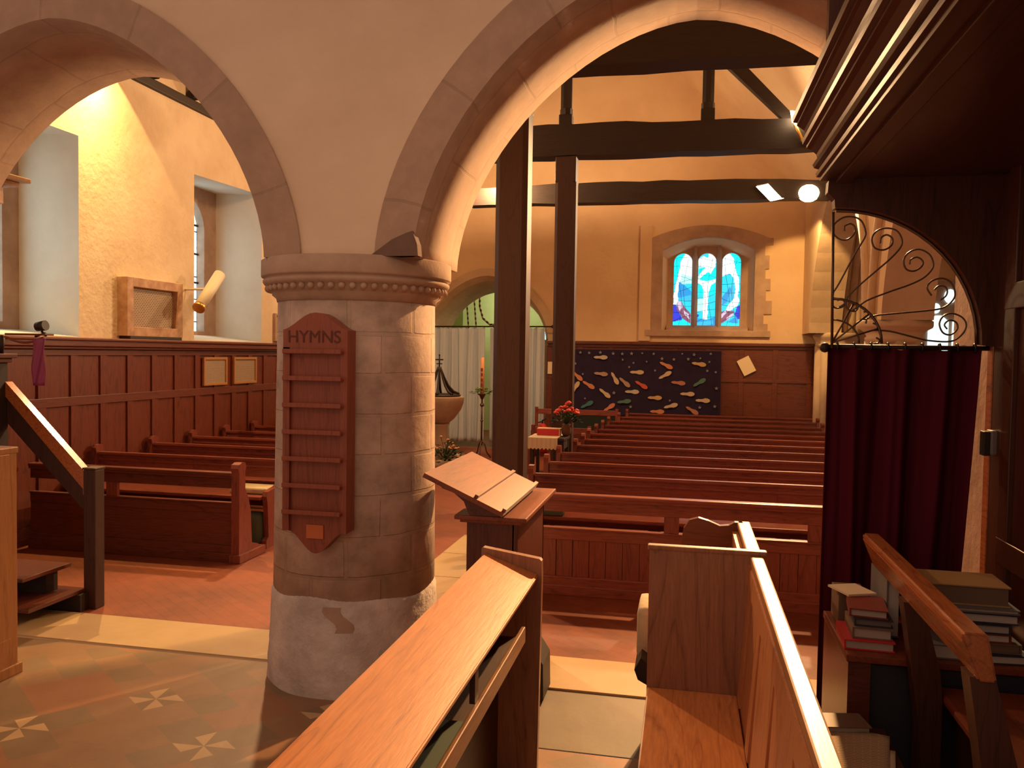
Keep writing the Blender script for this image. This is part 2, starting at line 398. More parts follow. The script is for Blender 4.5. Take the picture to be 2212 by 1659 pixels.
# ------------------------------------------------------------------ floors
mb = MB()       # chancel tiles on a diagonal lattice, pinwheel squares at its nodes
E1 = Vector((-.505, .385))/3; E2 = Vector((-.40, -.43))/3; O0 = Vector((-2.035, 3.235))
def tp(i, j): return tuple(O0+E1*i+E2*j)
for i in range(-30, 40):
    for j in range(-30, 40):
        c = tp(i, j)
        if not (-6.2 < c[0] < 2.7 and -1.5 < c[1] < 4.6): continue
        lim = 4.20 if c[0] < -1.45 else 3.56
        g = .035
        q = [tp(i-.5, j-.5), tp(i+.5, j-.5), tp(i+.5, j+.5), tp(i-.5, j+.5)]
        if max(p[1] for p in q) > lim:
            if min(p[1] for p in q) > lim: continue
            q = [(p[0], min(p[1], lim)) for p in q]
        ni, nj = i % 3 == 0, j % 3 == 0
        if ni and nj and c[1] < 3.7 and c[0] > -3.1 and max(p[1] for p in q) < lim:
            ctr = c; mids = [tp(i, j-.5), tp(i+.5, j), tp(i, j+.5), tp(i-.5, j)]
            for e in range(4):
                mb.use('tileW').face([(*ctr, 0), (*q[e], 0), (*mids[e], 0)])
                mb.use('tileB').face([(*ctr, 0), (*mids[e], 0), (*q[(e+1) % 4], 0)])
        else:
            k = 'tileB' if (ni or nj) and (i+j) % 2 else ('tileC' if not ni and not nj and (i//3+j//3) % 2 else 'tileA')
            if (i*7+j*3) % 11 == 0: k = 'tileB'
            mb.use(k).face([(*p, 0) for p in q])
struct('floor', mb)
mb = MB(); mb.box(-1.45, 2.8, 3.57, 4.21, -.1, .001); struct('floor', mb, 'slab')
mb = MB(); mb.use('threshold').box(-6.4, 2.8, 4.21, 4.665, -.1, .012, .004)
struct('floor', mb)
mb = MB(); mb.box(-6.5, -2.03, 4.665, 15.2, -.1, 0); mb.box(-1.0, 5.2, 4.665, 15.2, -.1, 0); mb.box(-2.03, -1.0, 7.6, 15.2, -.1, 0); mb.box(-6.5, -1, 15.2, 19, -.1, 0); struct('floor', mb, 'brickfloor')
mb = MB()
for k in range(4): mb.box(-2.03, -1.0, 4.67+.74*k, 4.67+.74*k+.73, -.1, .003)
struct('floor', mb, 'threshold')

# ------------------------------------------------------------------ arcade wall between chancel and nave
YF, YB = 3.90, 4.66
SPR = 2.215
A1 = (-4.63, -2.11, 1.28); A2 = (-1.315, 1.345, 1.36)
mb = MB()
rw = .2
ops = [dict(a=A1[0]-rw, b=A1[1]+rw, hi=sup(A1[2]+rw, SPR, 1.72)), dict(a=A2[0]-rw, b=A2[1]+rw, hi=sup(A2[2]+rw, SPR, 1.72))]
# wall pieces: above springing only over the column, down to the floor at the ends
def aput(u, v, s): return (u, YF if s == 0 else YB, v)
holed(mb, aput, -7.0, 2.9, SPR, 6.4, ops, 30, 'plaster', 'plaster', lambda u, v: (u, YB, v))
for (a, b) in ((-7.0, A1[0]), (A2[1], 2.9)):
    mb.use('stoneS'); mb.box(a, b, YF+.02, YB-.02, 0, SPR); mb.use('plaster')  # wall ends take the darker stone in place of the dim light there
mb.face([(-7, YF, SPR), (A1[0]-rw, YF, SPR), (A1[0]-rw, YB, SPR), (-7, YB, SPR)])
mb.face([(-7, YF, 6.4), (2.9, YF, 6.4), (2.9, YB, 6.4), (-7, YB, 6.4)])
mb.face([(A1[1]+rw, YF, SPR), (A2[0]-rw, YF, SPR), (A2[0]-rw, YB, SPR), (A1[1]+rw, YB, SPR)])
struct('wall_arcade', mb)
def ring(name, A, n=40, dh=0):
    mb = MB(); a, b, h = A; fb_ = sup(h-dh, SPR, 1.72); fi, fo = sup(h, SPR, 1.72), sup(h+rw, SPR, 1.72)
    y0, y1 = YF-.018, YB+.018
    rows = []; L = 0
    for i in range(n+1):
        s = (1-math.cos(math.pi*i/n))/2
        pi_ = (a+(b-a)*s, fi(s)); po = (a-rw+(b-a+2*rw)*s, fo(s))
        if i: L += math.dist(pi_, lp)
        lp = pi_; rows.append((pi_, po, L, fb_(s)))
    for i in range(n):
        (p, q, l0, k0), (p2, q2, l1, k1) = rows[i], rows[i+1]
        mb.face([(p[0], y0, p[1]), (p2[0], y0, p2[1]), (q2[0], y0, q2[1]), (q[0], y0, q[1])], [(l0, 0), (l1, 0), (l1, .2), (l0, .2)])
        mb.face([(p[0], y1, k0), (p2[0], y1, k1), (q2[0], y1, q2[1]), (q[0], y1, q[1])], [(l0, 0), (l1, 0), (l1, .2), (l0, .2)])
        mb.face([(p[0], y0, p[1]), (p2[0], y0, p2[1]), (p2[0], y1, k1), (p[0], y1, k0)], [(l0, .3), (l1, .3), (l1, 1.1), (l0, 1.1)], True)
        mb.face([(q[0], y0, q[1]), (q2[0], y0, q2[1]), (q2[0], y1, q2[1]), (q[0], y1, q[1])], [(l0, .3), (l1, .3), (l1, 1.1), (l0, 1.1)], True)
    for (p, q, l, k0) in (rows[0], rows[-1]):
        mb.face([(p[0], y0, p[1]), (q[0], y0, q[1]), (q[0], y1, q[1]), (p[0], y1, p[1])])
    bmesh.ops.remove_doubles(mb.bm, verts=mb.bm.verts[:], dist=1e-4)
    return struct(name, mb, 'stone')
ring('trim_1', A1, dh=.05); ring('trim_2', A2)
# round column
colm = thing('round_column', 'thick round stone column with moulded capital and whitewashed foot carrying two arches', 'column', (-1.76, 4.27, 0))
CX, CY = -1.76, 4.27
m = blocks('column_ashlar', (.64, .48, .40), (.46, .34, .275), (.48, .35, .28), .36, .205, 'UV', msize=.012, bs=.6, nz=.6)
M['ashlar'] = m
m = plaster('whitewash_foot', (.80, .72, .68), (.48, .43, .41), 5, .9)
M['wash'] = m
mb = MB(); mb.lathe([(.4365, .44), (.432, 1.0), (.425, 1.6), (.420, 2.02)], (CX, CY), 64, uvr=.43); obj('shaft', mb, 'ashlar', colm)
rr = random.Random(3)
mb = MB()
def ft(u, v):
    a = 2*math.pi*u; z = v*.50; r = (.464-.020*v if v < .99 else .433)+.006*math.sin(a*5+z*19)*math.sin(z*31+a*3)*(1-v)
    z2 = z + (.012*math.sin(a*3)+.008*math.sin(a*7+1) if v == 1 else 0)
    return (CX+r*math.cos(a), CY+r*math.sin(a), z2)
mb.grid(ft, 96, 14); bmesh.ops.remove_doubles(mb.bm, verts=mb.bm.verts[:], dist=1e-4)
ft_o = obj('whitewashed_foot', mb, 'wash', colm)
# patch of bare stone on the foot
mb = MB()
def patch(u, v):
    a = R(-78)+(u-.5)*.20; z = .40+(v-.5)*.13; k = 1 if .1 < u < .9 else .8
    a += .05*math.sin(v*6)+(.5-v)*.12; r = .4515
    return (CX+r*math.cos(a), CY+r*math.sin(a), z)
mb.grid(patch, 8, 6); obj('bare_patch', mb, 'stoneS', colm, fix=False)
mb = MB(); mb.lathe([(.425, 2.0), (.43, 2.02), (.45, 2.035), (.452, 2.05), (.468, 2.055), (.468, 2.082), (.49, 2.088), (.498, 2.10), (.498, 2.112), (.488, 2.118), (.488, 2.125), (.505, 2.128), (.507, 2.135), (.507, 2.213), (.497, 2.22)], (CX, CY), 72)
obj('capital', mb, 'stoneS', colm)
mb = MB()
for k in range(56):
    a = 2*math.pi*k/56; mb.ball((CX+.472*math.cos(a), CY+.472*math.sin(a), 2.068), .0175, 8)
obj('bead_moulding', mb, 'stoneS', colm)
mb = MB()
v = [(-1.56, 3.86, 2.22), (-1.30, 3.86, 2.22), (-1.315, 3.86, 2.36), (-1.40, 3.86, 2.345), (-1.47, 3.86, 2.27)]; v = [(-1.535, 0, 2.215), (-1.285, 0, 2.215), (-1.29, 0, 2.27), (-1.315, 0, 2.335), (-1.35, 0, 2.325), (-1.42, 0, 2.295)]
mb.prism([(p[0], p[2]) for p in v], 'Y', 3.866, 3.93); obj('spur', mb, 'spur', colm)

# hymn board hung on the column
HX0, HX1, HYF, HYB = -1.925, -1.590, 3.735, 3.835
hb = thing('hymn_board', 'reddish wooden hymn board with arched top and empty ledges hung on the column', 'hymn board', (-1.757, 3.80, .76))
cxh = (HX0+HX1)/2; hw = (HX1-HX0)/2
out = [(HX0, .86), (HX0, 1.845)]
for k in range(13):
    t = k/12; x = HX0+t*2*hw; out.append((x, 1.845+.085*(math.sin(math.pi*t)**1.6)))
out += [(HX1, 1.845), (HX1, .86)]
for k in range(1, 16):
    t = k/16; x = HX1-t*2*hw; out.append((x, .86-.11*(math.sin(math.pi*t)**2.6)))
po = []
for p in out:
    if not po or math.dist(p, po[-1]) > 1e-4: po.append(p)
mb = MB(); mb.prism(po, 'Y', HYF+.018, HYF+.103); obj('back_board', mb, 'hymn', hb)
mb = MB(); mb.prism([(p[0]*1+0, p[1]) for p in po if p[1] > 1.70 or 0] + [(HX1, 1.735), (HX0, 1.735)], 'Y', HYF, HYF+.018); obj('head_board', mb, 'hymn', hb)
mb = MB(); mb.box(HX0, HX0+.035, HYF, HYF+.018, .86, 1.76); mb.box(HX1-.035, HX1, HYF, HYF+.018, .86, 1.76); obj('frame', mb, 'hymn', hb)
for k in range(7):
    z = 1.735-k*.1305
    mb = MB(); mb.box(HX0+.012, HX1-.02, HYF-.028, HYF+.02, z-.006, z+.010, .003); lg = obj('ledge', mb, 'hymn', hb); mb = MB(); mb.box(HX0+.012, HX1-.02, HYF-.034, HYF-.029, z-.004, z+.018, .002); obj('lip', mb, 'hymn', lg)
M['copper'] = mat('copper_plate', (.60, .16, .05), .45)
mb = MB(); mb.box(cxh-.045, cxh+.045, HYF+.010, HYF+.02, .825, .893, .002); prop(obj('name_plate', mb, 'copper', hb), 'small blank orange plate')
def text(s, size, loc, rot, m, parent, ext=.002, name='lettering'):
    c = bpy.data.curves.new('t', 'FONT'); c.body = s; c.size = size; c.extrude = ext; c.align_x = 'CENTER'; c.align_y = 'CENTER'
    o = bpy.data.objects.new('t', c); COL.objects.link(o); bpy.context.view_layer.update()
    me = bpy.data.meshes.new_from_object(o); COL.objects.unlink(o); bpy.data.objects.remove(o); 
    me.transform(Matrix.Translation(Vector(loc)-parent.location) @ rot); me.materials.clear(); me.materials.append(M[m]); me.name = name
    q = bpy.data.objects.new(name, me); COL.objects.link(q); q.parent = parent; return q
M['letter'] = mat('carved_letter', (.11, .032, .018), .7)
text('HYMNS', .085, (cxh-.005, HYF-.001, 1.81), Matrix.Rotation(R(90), 4, 'X') @ Matrix.Diagonal((.98, 1, 1, 1)), 'letter', hb)

# ------------------------------------------------------------------ north (left) wall with deep windows
NX = -5.65
mb = MB()
nops = [dict(a=5.05, b=6.88, a2=5.35, b2=6.92, lo=const(1.84), hi=const(3.73), lo2=const(1.9), hi2=const(3.80), lin=1, n=1),
        dict(a=8.76, b=10.34, a2=8.86, b2=10.36, lo=const(1.84), hi=lambda s: 3.77+.05*s, lo2=const(1.92), hi2=const(3.86), lin=1, n=2)]
holed(mb, lambda u, v, s: (NX if s == 0 else -6.35, u, v), 4.66, 15.0, 0, 4.75, nops, 4, 'plasterN', 'reveal')
struct('wall_north', mb)
for wi, (y0, y1, gy0, gy1) in enumerate(((5.35, 6.92, 5.6, 6.72), (8.86, 10.36, 9.20, 10.08))):
    mb = MB()
    gt = 3.72
    holed(mb, lambda u, v, s: (-6.35 if s == 0 else -6.47, u, v), y0, y1, 1.90, 3.88,
          [dict(a=gy0, b=gy1, lo=const(1.97), hi=sup(.42, gt-.42, 2))], 20, 'stoneS', 'stoneS')
    wn = struct('window_%d' % (wi+1), mb)
    mb = MB(); pts = [(gy0-.02, 1.95), (gy1+.02, 1.95), (gy1+.02, 3.8), (gy0-.02, 3.8)]
    mb.face([(-6.46, p[0], p[1]) for p in pts], pts); obj('pane', mb, 'glassN', wn)
    mb = MB()
    for z in (2.25, 2.62, 3.0, 3.38): mb.box(-6.455, -6.435, gy0, gy1, z-.012, z+.012)
    obj('saddle_bar', mb, 'rod', wn)
# panelling along the north wall
mb = MB()
mb.use('panel').box(-5.648, -5.612, 4.7, 14.95, 0, 1.72)
ys = [4.75+.40*k for k in range(26)]
mb.use('panelx')
for z0, z1 in ((.05, .16), (1.19, 1.275), (1.66, 1.72)): mb.box(-5.615, -5.592, 4.7, 14.95, z0, z1, .004)
for y in ys: mb.use('panel').box(-5.615, -5.595, y-.045, y+.045, .1, 1.70, .003)
mb.use('panelx').box(-5.645, -5.555, 4.7, 14.95, 1.72, 1.745, .006)
mb.box(-5.645, -5.525, 4.7, 14.95, 1.745, 1.80, .008)
mb.box(-5.66, -5.505, 4.7, 14.95, 1.80, 1.828, .008)
struct('trim_3', mb)

# ------------------------------------------------------------------ west wall with window and tower arch
WY = 15.0
mb = MB()
wops = [dict(a=-4.80, b=-2.47, hi=sup(1.15, 2.02, 1.75), hi2=sup(.95, 1.98, 1.75), a2=-4.62, b2=-2.60),
        dict(a=-.50, b=1.20, a2=-.33, b2=1.02, lo=const(2.20), hi=lambda s: 3.56+.27*math.sin(math.pi*s)**.8, lo2=const(2.22), hi2=lambda s: 3.46+.24*math.sin(math.pi*s)**.8, lin=1, n=16)]
holed(mb, lambda u, v, s: (u, WY if s == 0 else (15.9 if u < -2 else 15.42), v), -5.66, 5.2, 0, 9.0, wops, 24, 'plasterW', 'plasterW')
struct('wall_west', mb)
mb = MB(); mb.use('plasterW').box(-.84, -.63, WY-.045, WY+.01, 2.0, 4.05, .01); struct('trim_4', mb)
# window surround of dressed stone with toothed jambs
mb = MB(); mb.use('stoneS')
hf = lambda s: 3.56+.27*math.sin(math.pi*s)**.8
n = 20
for i in range(n):
    s, t = i/n, (i+1)/n
    xa, xb = -.50+1.70*s, -.50+1.70*t; XA, XB = -.69+2.06*s, -.69+2.06*t
    zo = lambda s: 3.80+.24*math.sin(math.pi*s)**.85
    mb.face([(xa, WY-.036, hf(s)), (xb, WY-.036, hf(t)), (XB, WY-.036, zo(t)), (XA, WY-.036, zo(s))])
    mb.face([(xa, WY-.036, hf(s)), (xb, WY-.036, hf(t)), (xb, WY+.2, hf(t)-.03), (xa, WY+.2, hf(s)-.03)])
    mb.face([(XA, WY-.03, zo(s)), (XB, WY-.03, zo(t)), (XB, WY, zo(t)), (XA, WY, zo(s))])
z = 2.12; k = 0
while z < 3.79:
    h = [.20, .17, .23, .18][k % 4]; z1 = min(z+h, 3.80 if z < 3.6 else 3.80)
    ex = [.0, .07, .02, .06, .03, .09][k % 6]; ex2 = [.05, .0, .09, .02, .07, .01][k % 6]
    mb.box(-.66-ex*.3, -.50, WY-.03, WY+.02, z, z1); mb.box(-.505, -.44, WY-.028, WY+.10+ex, z, min(z1, 3.56))
    mb.box(1.20, 1.30+ex2*1.5, WY-.03, WY+.02, z, z1); mb.box(1.14, 1.205, WY-.028, WY+.08+ex2, z, min(z1, 3.56))
    z = z1; k += 1
mb.box(-.72, 1.42, WY-.06, WY+.25, 2.09, 2.20, .01)
struct('trim_5', mb)
# mullioned window: three round-headed lights
mb = MB()
LT = [(-.255, .085), (.205, .505), (.625, .945)]
LT = [(-.245, .082), (.178, .505), (.602, .930)]
TOP, BOT = 3.60, 2.27
holed(mb, lambda u, v, s: (u, 15.36 if s == 0 else 15.46, v), -.40, 1.10, 2.18, 3.86,
      [dict(a=a, b=b, lo=const(BOT), hi=sup(.165, TOP-.165, 2)) for a, b in LT], 14, 'stoneS', 'stoneS')
mb.use('stoneS')
for x in (.13, .553): mb.prism([(x-.055, 15.37), (x, 15.27), (x+.055, 15.37)], 'Z', 2.22, 3.78)
mb.prism([(15.36, 2.2), (15.20, 2.2), (15.20, 2.23), (15.36, 2.30)], 'X', -.36, 1.06)
win3 = struct('window_3', mb)
# stained glass painted light by light on a fine grid of glass pieces
def inpoly(x, y, P):
    c = False; j = len(P)-1
    for i in range(len(P)):
        if (P[i][1] > y) != (P[j][1] > y) and x < (P[j][0]-P[i][0])*(y-P[i][1])/(P[j][1]-P[i][1])+P[i][0]: c = not c
        j = i
    return c
GC = dict(cy=(0, .95, 1), wh=(.92, 1, 1), tq=(.02, .62, .78), bl=(.02, .30, .68), dk=(.03, .05, .62), pk=(.62, .50, .66), br=(.24, .09, .15), md=(.04, .48, .72), pa=(.45, .92, .92))
for k, c in GC.items(): M['g_'+k] = mat('stained_glass_'+k, (.02, .02, .02), .25, 0, c, 1.35 if k != 'wh' else 1.5)
M['lead'] = mat('window_lead', (.02, .03, .06), .6)
shapes = [
 [('tq', [(380, 480), (640, 480), (640, 1420), (380, 1420)]), ('cy', [(380, 480), (560, 480), (500, 560), (470, 700), (430, 800), (380, 800)]),
  ('pa', [(480, 730), (630, 760), (630, 860), (480, 870)]), ('bl', [(460, 830), (540, 880), (625, 960), (625, 1060), (450, 1040)]), ('md', [(455, 1040), (625, 1000), (625, 1100), (500, 1060)]),
  ('wh', [(540, 490), (600, 510), (640, 600), (640, 780), (570, 760), (500, 735), (470, 850), (455, 960), (460, 1060), (440, 1120), (400, 1120), (405, 980), (430, 850), (462, 720), (480, 600), (510, 530)]),
  ('dk', [(380, 1110), (440, 1130), (480, 1230), (520, 1300), (500, 1340), (380, 1330)]), ('br', [(440, 1090), (490, 1070), (530, 1130), (625, 1240), (625, 1360), (520, 1290), (450, 1180)]),
  ('pk', [(445, 1090), (490, 1075), (525, 1150), (480, 1200)]), ('pk', [(530, 1190), (600, 1240), (610, 1300), (540, 1240)]), ('cy', [(380, 1340), (520, 1310), (640, 1370), (640, 1420), (380, 1420)])],
 [('tq', [(680, 480), (950, 480), (950, 1420), (680, 1420)]), ('cy', [(680, 660), (950, 660), (950, 1000), (680, 1000)]), ('pa', [(700, 560), (800, 540), (820, 640), (710, 680)]),
  ('wh', [(700, 560), (760, 520), (820, 545), (830, 480), (890, 480), (925, 560), (915, 640), (860, 740), (830, 715), (715, 800), (700, 780), (790, 660), (720, 640)]),
  ('pa', [(700, 1050), (780, 1040), (780, 1200), (700, 1200)]), ('wh', [(680, 800), (790, 828), (830, 828), (950, 795), (950, 825), (870, 880), (838, 960), (828, 1300), (775, 1300), (775, 960), (755, 880), (680, 840)]),
  ('bl', [(680, 1280), (770, 1300), (830, 1310), (950, 1260), (950, 1420), (680, 1420)]), ('md', [(700, 1340), (900, 1310), (900, 1360), (700, 1400)]), ('dk', [(690, 1230), (730, 1250), (700, 1300)])],
 [('tq', [(960, 480), (1240, 480), (1240, 1420), (960, 1420)]), ('cy', [(1080, 480), (1240, 480), (1240, 820), (1190, 740), (1150, 660), (1140, 560)]),
  ('md', [(1080, 930), (1140, 870), (1150, 1050), (1010, 1130)]), ('bl', [(1000, 1030), (1090, 900), (1110, 940), (1060, 1080), (1000, 1130)]),
  ('wh', [(980, 480), (1070, 480), (1130, 560), (1150, 680), (1190, 780), (1205, 860), (1190, 1010), (1210, 1060), (1190, 1130), (1090, 1200), (1050, 1190), (1090, 1100), (1150, 1040), (1160, 900), (1130, 790), (1090, 735), (980, 780)]),
  ('dk', [(1240, 1110), (1190, 1140), (1150, 1240), (1200, 1300), (1240, 1280)]), ('br', [(980, 1210), (1050, 1190), (1150, 1200), (1100, 1290), (980, 1360)]), ('pk', [(990, 1240), (1040, 1190), (1060, 1210), (1000, 1290)]), ('pk', [(1060, 1280), (1130, 1220), (1140, 1240), (1070, 1320)]),
  ('bl', [(1080, 1330), (1180, 1260), (1200, 1340), (1100, 1380)]), ('cy', [(970, 1380), (1090, 1340), (1240, 1360), (1240, 1420), (970, 1420)])]]
xr = [(398, 632), (698, 928), (988, 1217)]
for (a, b), sh, (px0, px1) in zip(LT, shapes, xr):
    mb = MB(); nu, nv = 30, 120
    for i in range(nu):
        for j in range(nv):
            x = px0+(px1-px0)*(i+.5)/nu; y = 490+(1400-490)*(1-(j+.5)/nv)
            x += 3*math.sin(y*.045); k = 'cy'
            for nm, P_ in sh:
                if inpoly(x, y, P_): k = nm
            X0, X1 = a+(b-a)*i/nu, a+(b-a)*(i+1)/nu; Z0, Z1 = BOT+(TOP-BOT)*j/nv, BOT+(TOP-BOT)*(j+1)/nv
            mb.use('g_'+k).face([(X0, 15.45, Z0), (X1, 15.45, Z0), (X1, 15.45, Z1), (X0, 15.45, Z1)])
    bmesh.ops.remove_doubles(mb.bm, verts=mb.bm.verts[:], dist=1e-4)
    obj('stained_glass_light', mb, None, win3, fix=False)
    mb = MB(); rr = random.Random(int(px0))
    for k in range(9):
        z = BOT+.1+k*.14; s0 = rr.uniform(-.12, .12)
        pts = [(a+(b-a)*t, 15.44, z+s0*t+.03*math.sin(t*3+k)) for t in (0, .33, .66, 1)]
        mb.tube(pts, .0028, 5)
    for k in range(2): mb.tube([(a+(b-a)*(.3+.4*k)+.05*math.sin(t*5+k*2), 15.44, BOT+(TOP-.08-BOT)*t) for t in [q/10 for q in range(11)]], .0028, 5)
    obj('leading', mb, 'lead', win3)
# west panelling
mb = MB()
mb.use('panelW') if 0 else None
mb.use('wood').box(-2.46, 2.18, 14.95, 14.995, 0, 1.90)
mb.box(-2.46, 2.18, 14.93, 14.96, 1.30, 1.345, .004); mb.box(-2.46, 2.18, 14.93, 14.96, .05, .2, .004)
for k in range(9): mb.box(-2.44+k*.565-.04, -2.44+k*.565+.04, 14.935, 14.955, .1, 1.9, .003)
mb.box(-2.46, 2.18, 14.92, 14.995, 1.88, 1.93, .006); mb.box(-2.46, 2.18, 14.88, 15.0, 1.93, 1.985, .008)
struct('trim_6', mb)
# tower arch dressing
mb = MB(); n = 36
fi = sup(1.15, 2.02, 1.75); fo = sup(1.15+.14, 2.02, 1.75); fb = sup(.95, 1.98, 1.75)
for i in range(n):
    s, t = [(1-math.cos(math.pi*q/n))/2 for q in (i, i+1)]
    xi = lambda q: -4.80+2.33*q; xo = lambda q: -4.95+2.63*q
    g = lambda q: (xi(q), 14.965, fi(q)); h_ = lambda q: (xo(q), 14.965, fo(q)); e = lambda q: (-4.74+2.21*q, 15.12, sup(1.08, 2.0, 1.75)(q)); d_ = lambda q: (-4.62+2.02*q, 15.9, fb(q)); c_ = lambda q: (-4.70+2.15*q, 15.4, sup(1.02, 1.99, 1.75)(q))
    for A_, B_ in ((h_, g), (g, e), (e, c_), (c_, d_)): mb.face([A_(s), A_(t), B_(t), B_(s)])
for x0, x1 in ((-4.95, -4.80), (-2.47, -2.32)): mb.box(x0, x1, 14.965, 15.01, 0, 2.03)
mb.box(-2.60, -2.47, 15.0, 15.9, 0, 2.0); mb.box(-4.80, -4.62, 15.0, 15.9, 0, 2.0)
bmesh.ops.remove_doubles(mb.bm, verts=mb.bm.verts[:], dist=1e-4)
struct('trim_7', mb, 'pierstone')
# tower room behind the arch
M['towerwall'] = plaster('tower_plaster', (.62, .66, .36), (.50, .55, .28), 1.5, .3)
mb = MB(); mb.use('towerwall')
holed(mb, lambda u, v, s: (u, 18.6 if s == 0 else 18.9, v), -5.4, -1.8, 0, 5.4, [dict(a=-3.72, b=-3.05, lo=const(1.5), hi=const(2.28), lin=1, n=1)], 4, 'towerwall', 'towerwall')
mb.face([(-5.4, 15.9, 0), (-5.4, 18.6, 0), (-5.4, 18.6, 5.4), (-5.4, 15.9, 5.4)]); mb.face([(-1.8, 15.9, 0), (-1.8, 18.6, 0), (-1.8, 18.6, 5.4), (-1.8, 15.9, 5.4)])
mb.face([(-5.4, 15.9, 5.4), (-1.8, 15.9, 5.4), (-1.8, 18.6, 5.4), (-5.4, 18.6, 5.4)])
mb.box(-4.95, -4.15, 18.15, 18.6, 0, 3.6)
struct('wall_tower', mb)
mb = MB(); mb.face([(-3.74, 18.85, 1.48), (-3.03, 18.85, 1.48), (-3.03, 18.85, 2.3), (-3.74, 18.85, 2.3)], [(0, 0), (.7, 0), (.7, .8), (0, .8)]); struct('window_4', mb, 'glassT')

# ------------------------------------------------------------------ south arcade on the right
def pointed(a, b, spr, apex): 
    return dict(a=a, b=b, hi=sup(apex-spr, spr, 1.55))
mb = MB()
SXL, SXR = 1.95, 2.45
so = [pointed(5.1, 9.1, 2.15, 4.3), pointed(9.9, 14.2, 2.15, 4.3)]
holed(mb, lambda u, v, s: (SXL if s == 0 else SXR, u, v), 4.66, 15.0, 2.15, 5.2, so, 20, 'plasterW', 'pierstone', lambda u, v: (SXR, u, v))
struct('wall_south', mb)
def pier(name, xc, yc, rx, ry, cap):
    mb = MB(); oct_ = []
    for k in range(64):
        a = 2*math.pi*k/64; q = 1+.10*math.cos(a*8); oct_.append((xc+rx*q*math.cos(a), yc+ry*q*math.sin(a)))
    mb.prism(oct_, 'Z', 0, 1.94, True); t = struct(name, mb, 'pierstone')
    mb = MB(); rows = [(1.0, 1.92), (1.06, 1.95), (1.08, 1.97), (1.0, 1.99), (1.1, 2.04), (cap*.98, 2.08), (cap, 2.10), (cap, 2.145), (cap*.94, 2.16)]
    n = 48; V = [[mb.bm.verts.new((xc+r*rx*math.cos(2*math.pi*k/n), yc+r*ry*math.sin(2*math.pi*k/n), z)) for k in range(n)] for r, z in rows]
    for j in range(len(rows)-1):
        for k in range(n): f = mb.bm.faces.new((V[j][k], V[j][(k+1) % n], V[j+1][(k+1) % n], V[j+1][k])); f.smooth = True
    mb.bm.faces.new(V[-1]); mb.bm.faces.new(V[0][::-1]); obj('capital', mb, 'pierstone', t)
    mb = MB(); x0 = xc-rx*1.05
    for k, (dx, rr_) in enumerate(((.02, .045), (.11, .065), (.20, .04), (.30, .075), (.42, .04), (.52, .06), (.62, .045))):
        for sy in (-1, 1):
            pts = [(x0+dx*rx/.30, yc+sy*(ry*.45+.9*(q/9)**1.9), 2.15+q*.23) for q in range(10)]
            mb.tube(pts, rr_, 10)
    obj('arch_shafts', mb, 'pierstone', t)
pier('trim_9', 2.17, 9.5, .27, .30, 1.38)
pier('trim_10', 2.42, 14.5, .30, .32, 1.2)
mb = MB(); mb.use('pierstone').box(2.20, 2.5, 14.6, 14.99, 0, 3.9); struct('trim_8', mb)
# south aisle shell
mb = MB(); mb.use('plasterW').box(5.2, 5.4, 4.66, 15, 0, 4.2); struct('wall_aisle', mb)
mb = MB(); mb.use('black').box(2.45, 5.4, 4.66, 15.2, 4.0, 4.1); struct('ceiling', mb)
wa = MB(); wa.use('stoneS').box(3.86, 4.70, 14.93, 15.0, 1.70, 3.05)
wn = struct('window_5', wa)
mb = MB(); 
for a, b, z0, z1 in ((3.93, 4.24, 1.78, 2.48),): 
    mb.prism([(a, z0), (b, z0), (b, z1-.1), ((a+b)/2+.05, z1), ((a+b)/2-.05, z1), (a, z1-.1)], 'Y', 14.905, 14.935)
mb.prism([(4.30, 1.78), (4.62, 1.78), (4.62, 2.38), (4.46, 2.48), (4.30, 2.38)], 'Y', 14.905, 14.935)
for x, z, r in ((4.04, 2.60, .065), (4.25, 2.80, .09)): mb.prism([(x+r*math.cos(k*math.pi/6), z+r*1.3*math.sin(k*math.pi/6)) for k in range(12)], 'Y', 14.905, 14.935)
obj('pane', mb, 'glassA', wn)

# roof
mb = MB(); mb.use('plasterW').face([(2.3, 4.66, 4.0), (2.3, 15.2, 4.0), (-1.72, 15.2, 8.3), (-1.72, 4.66, 8.3)]); struct('ceiling', mb)
mb = MB(); mb.use('black')
mb.face([(-5.9, 4.66, 4.55), (-5.9, 15.2, 4.55), (-1.72, 15.2, 8.3), (-1.72, 4.66, 8.3)])
mb.box(-5.68, -5.60, 4.66, 15, 4.50, 4.60, .01)
for k in range(14):
    y = 4.9+k*.75; mb.prism([(-5.7, 4.60), (-5.55, 4.60), (-1.8, 8.0), (-1.8, 8.14)], 'Y', y-.06, y+.06)
struct('ceiling', mb)

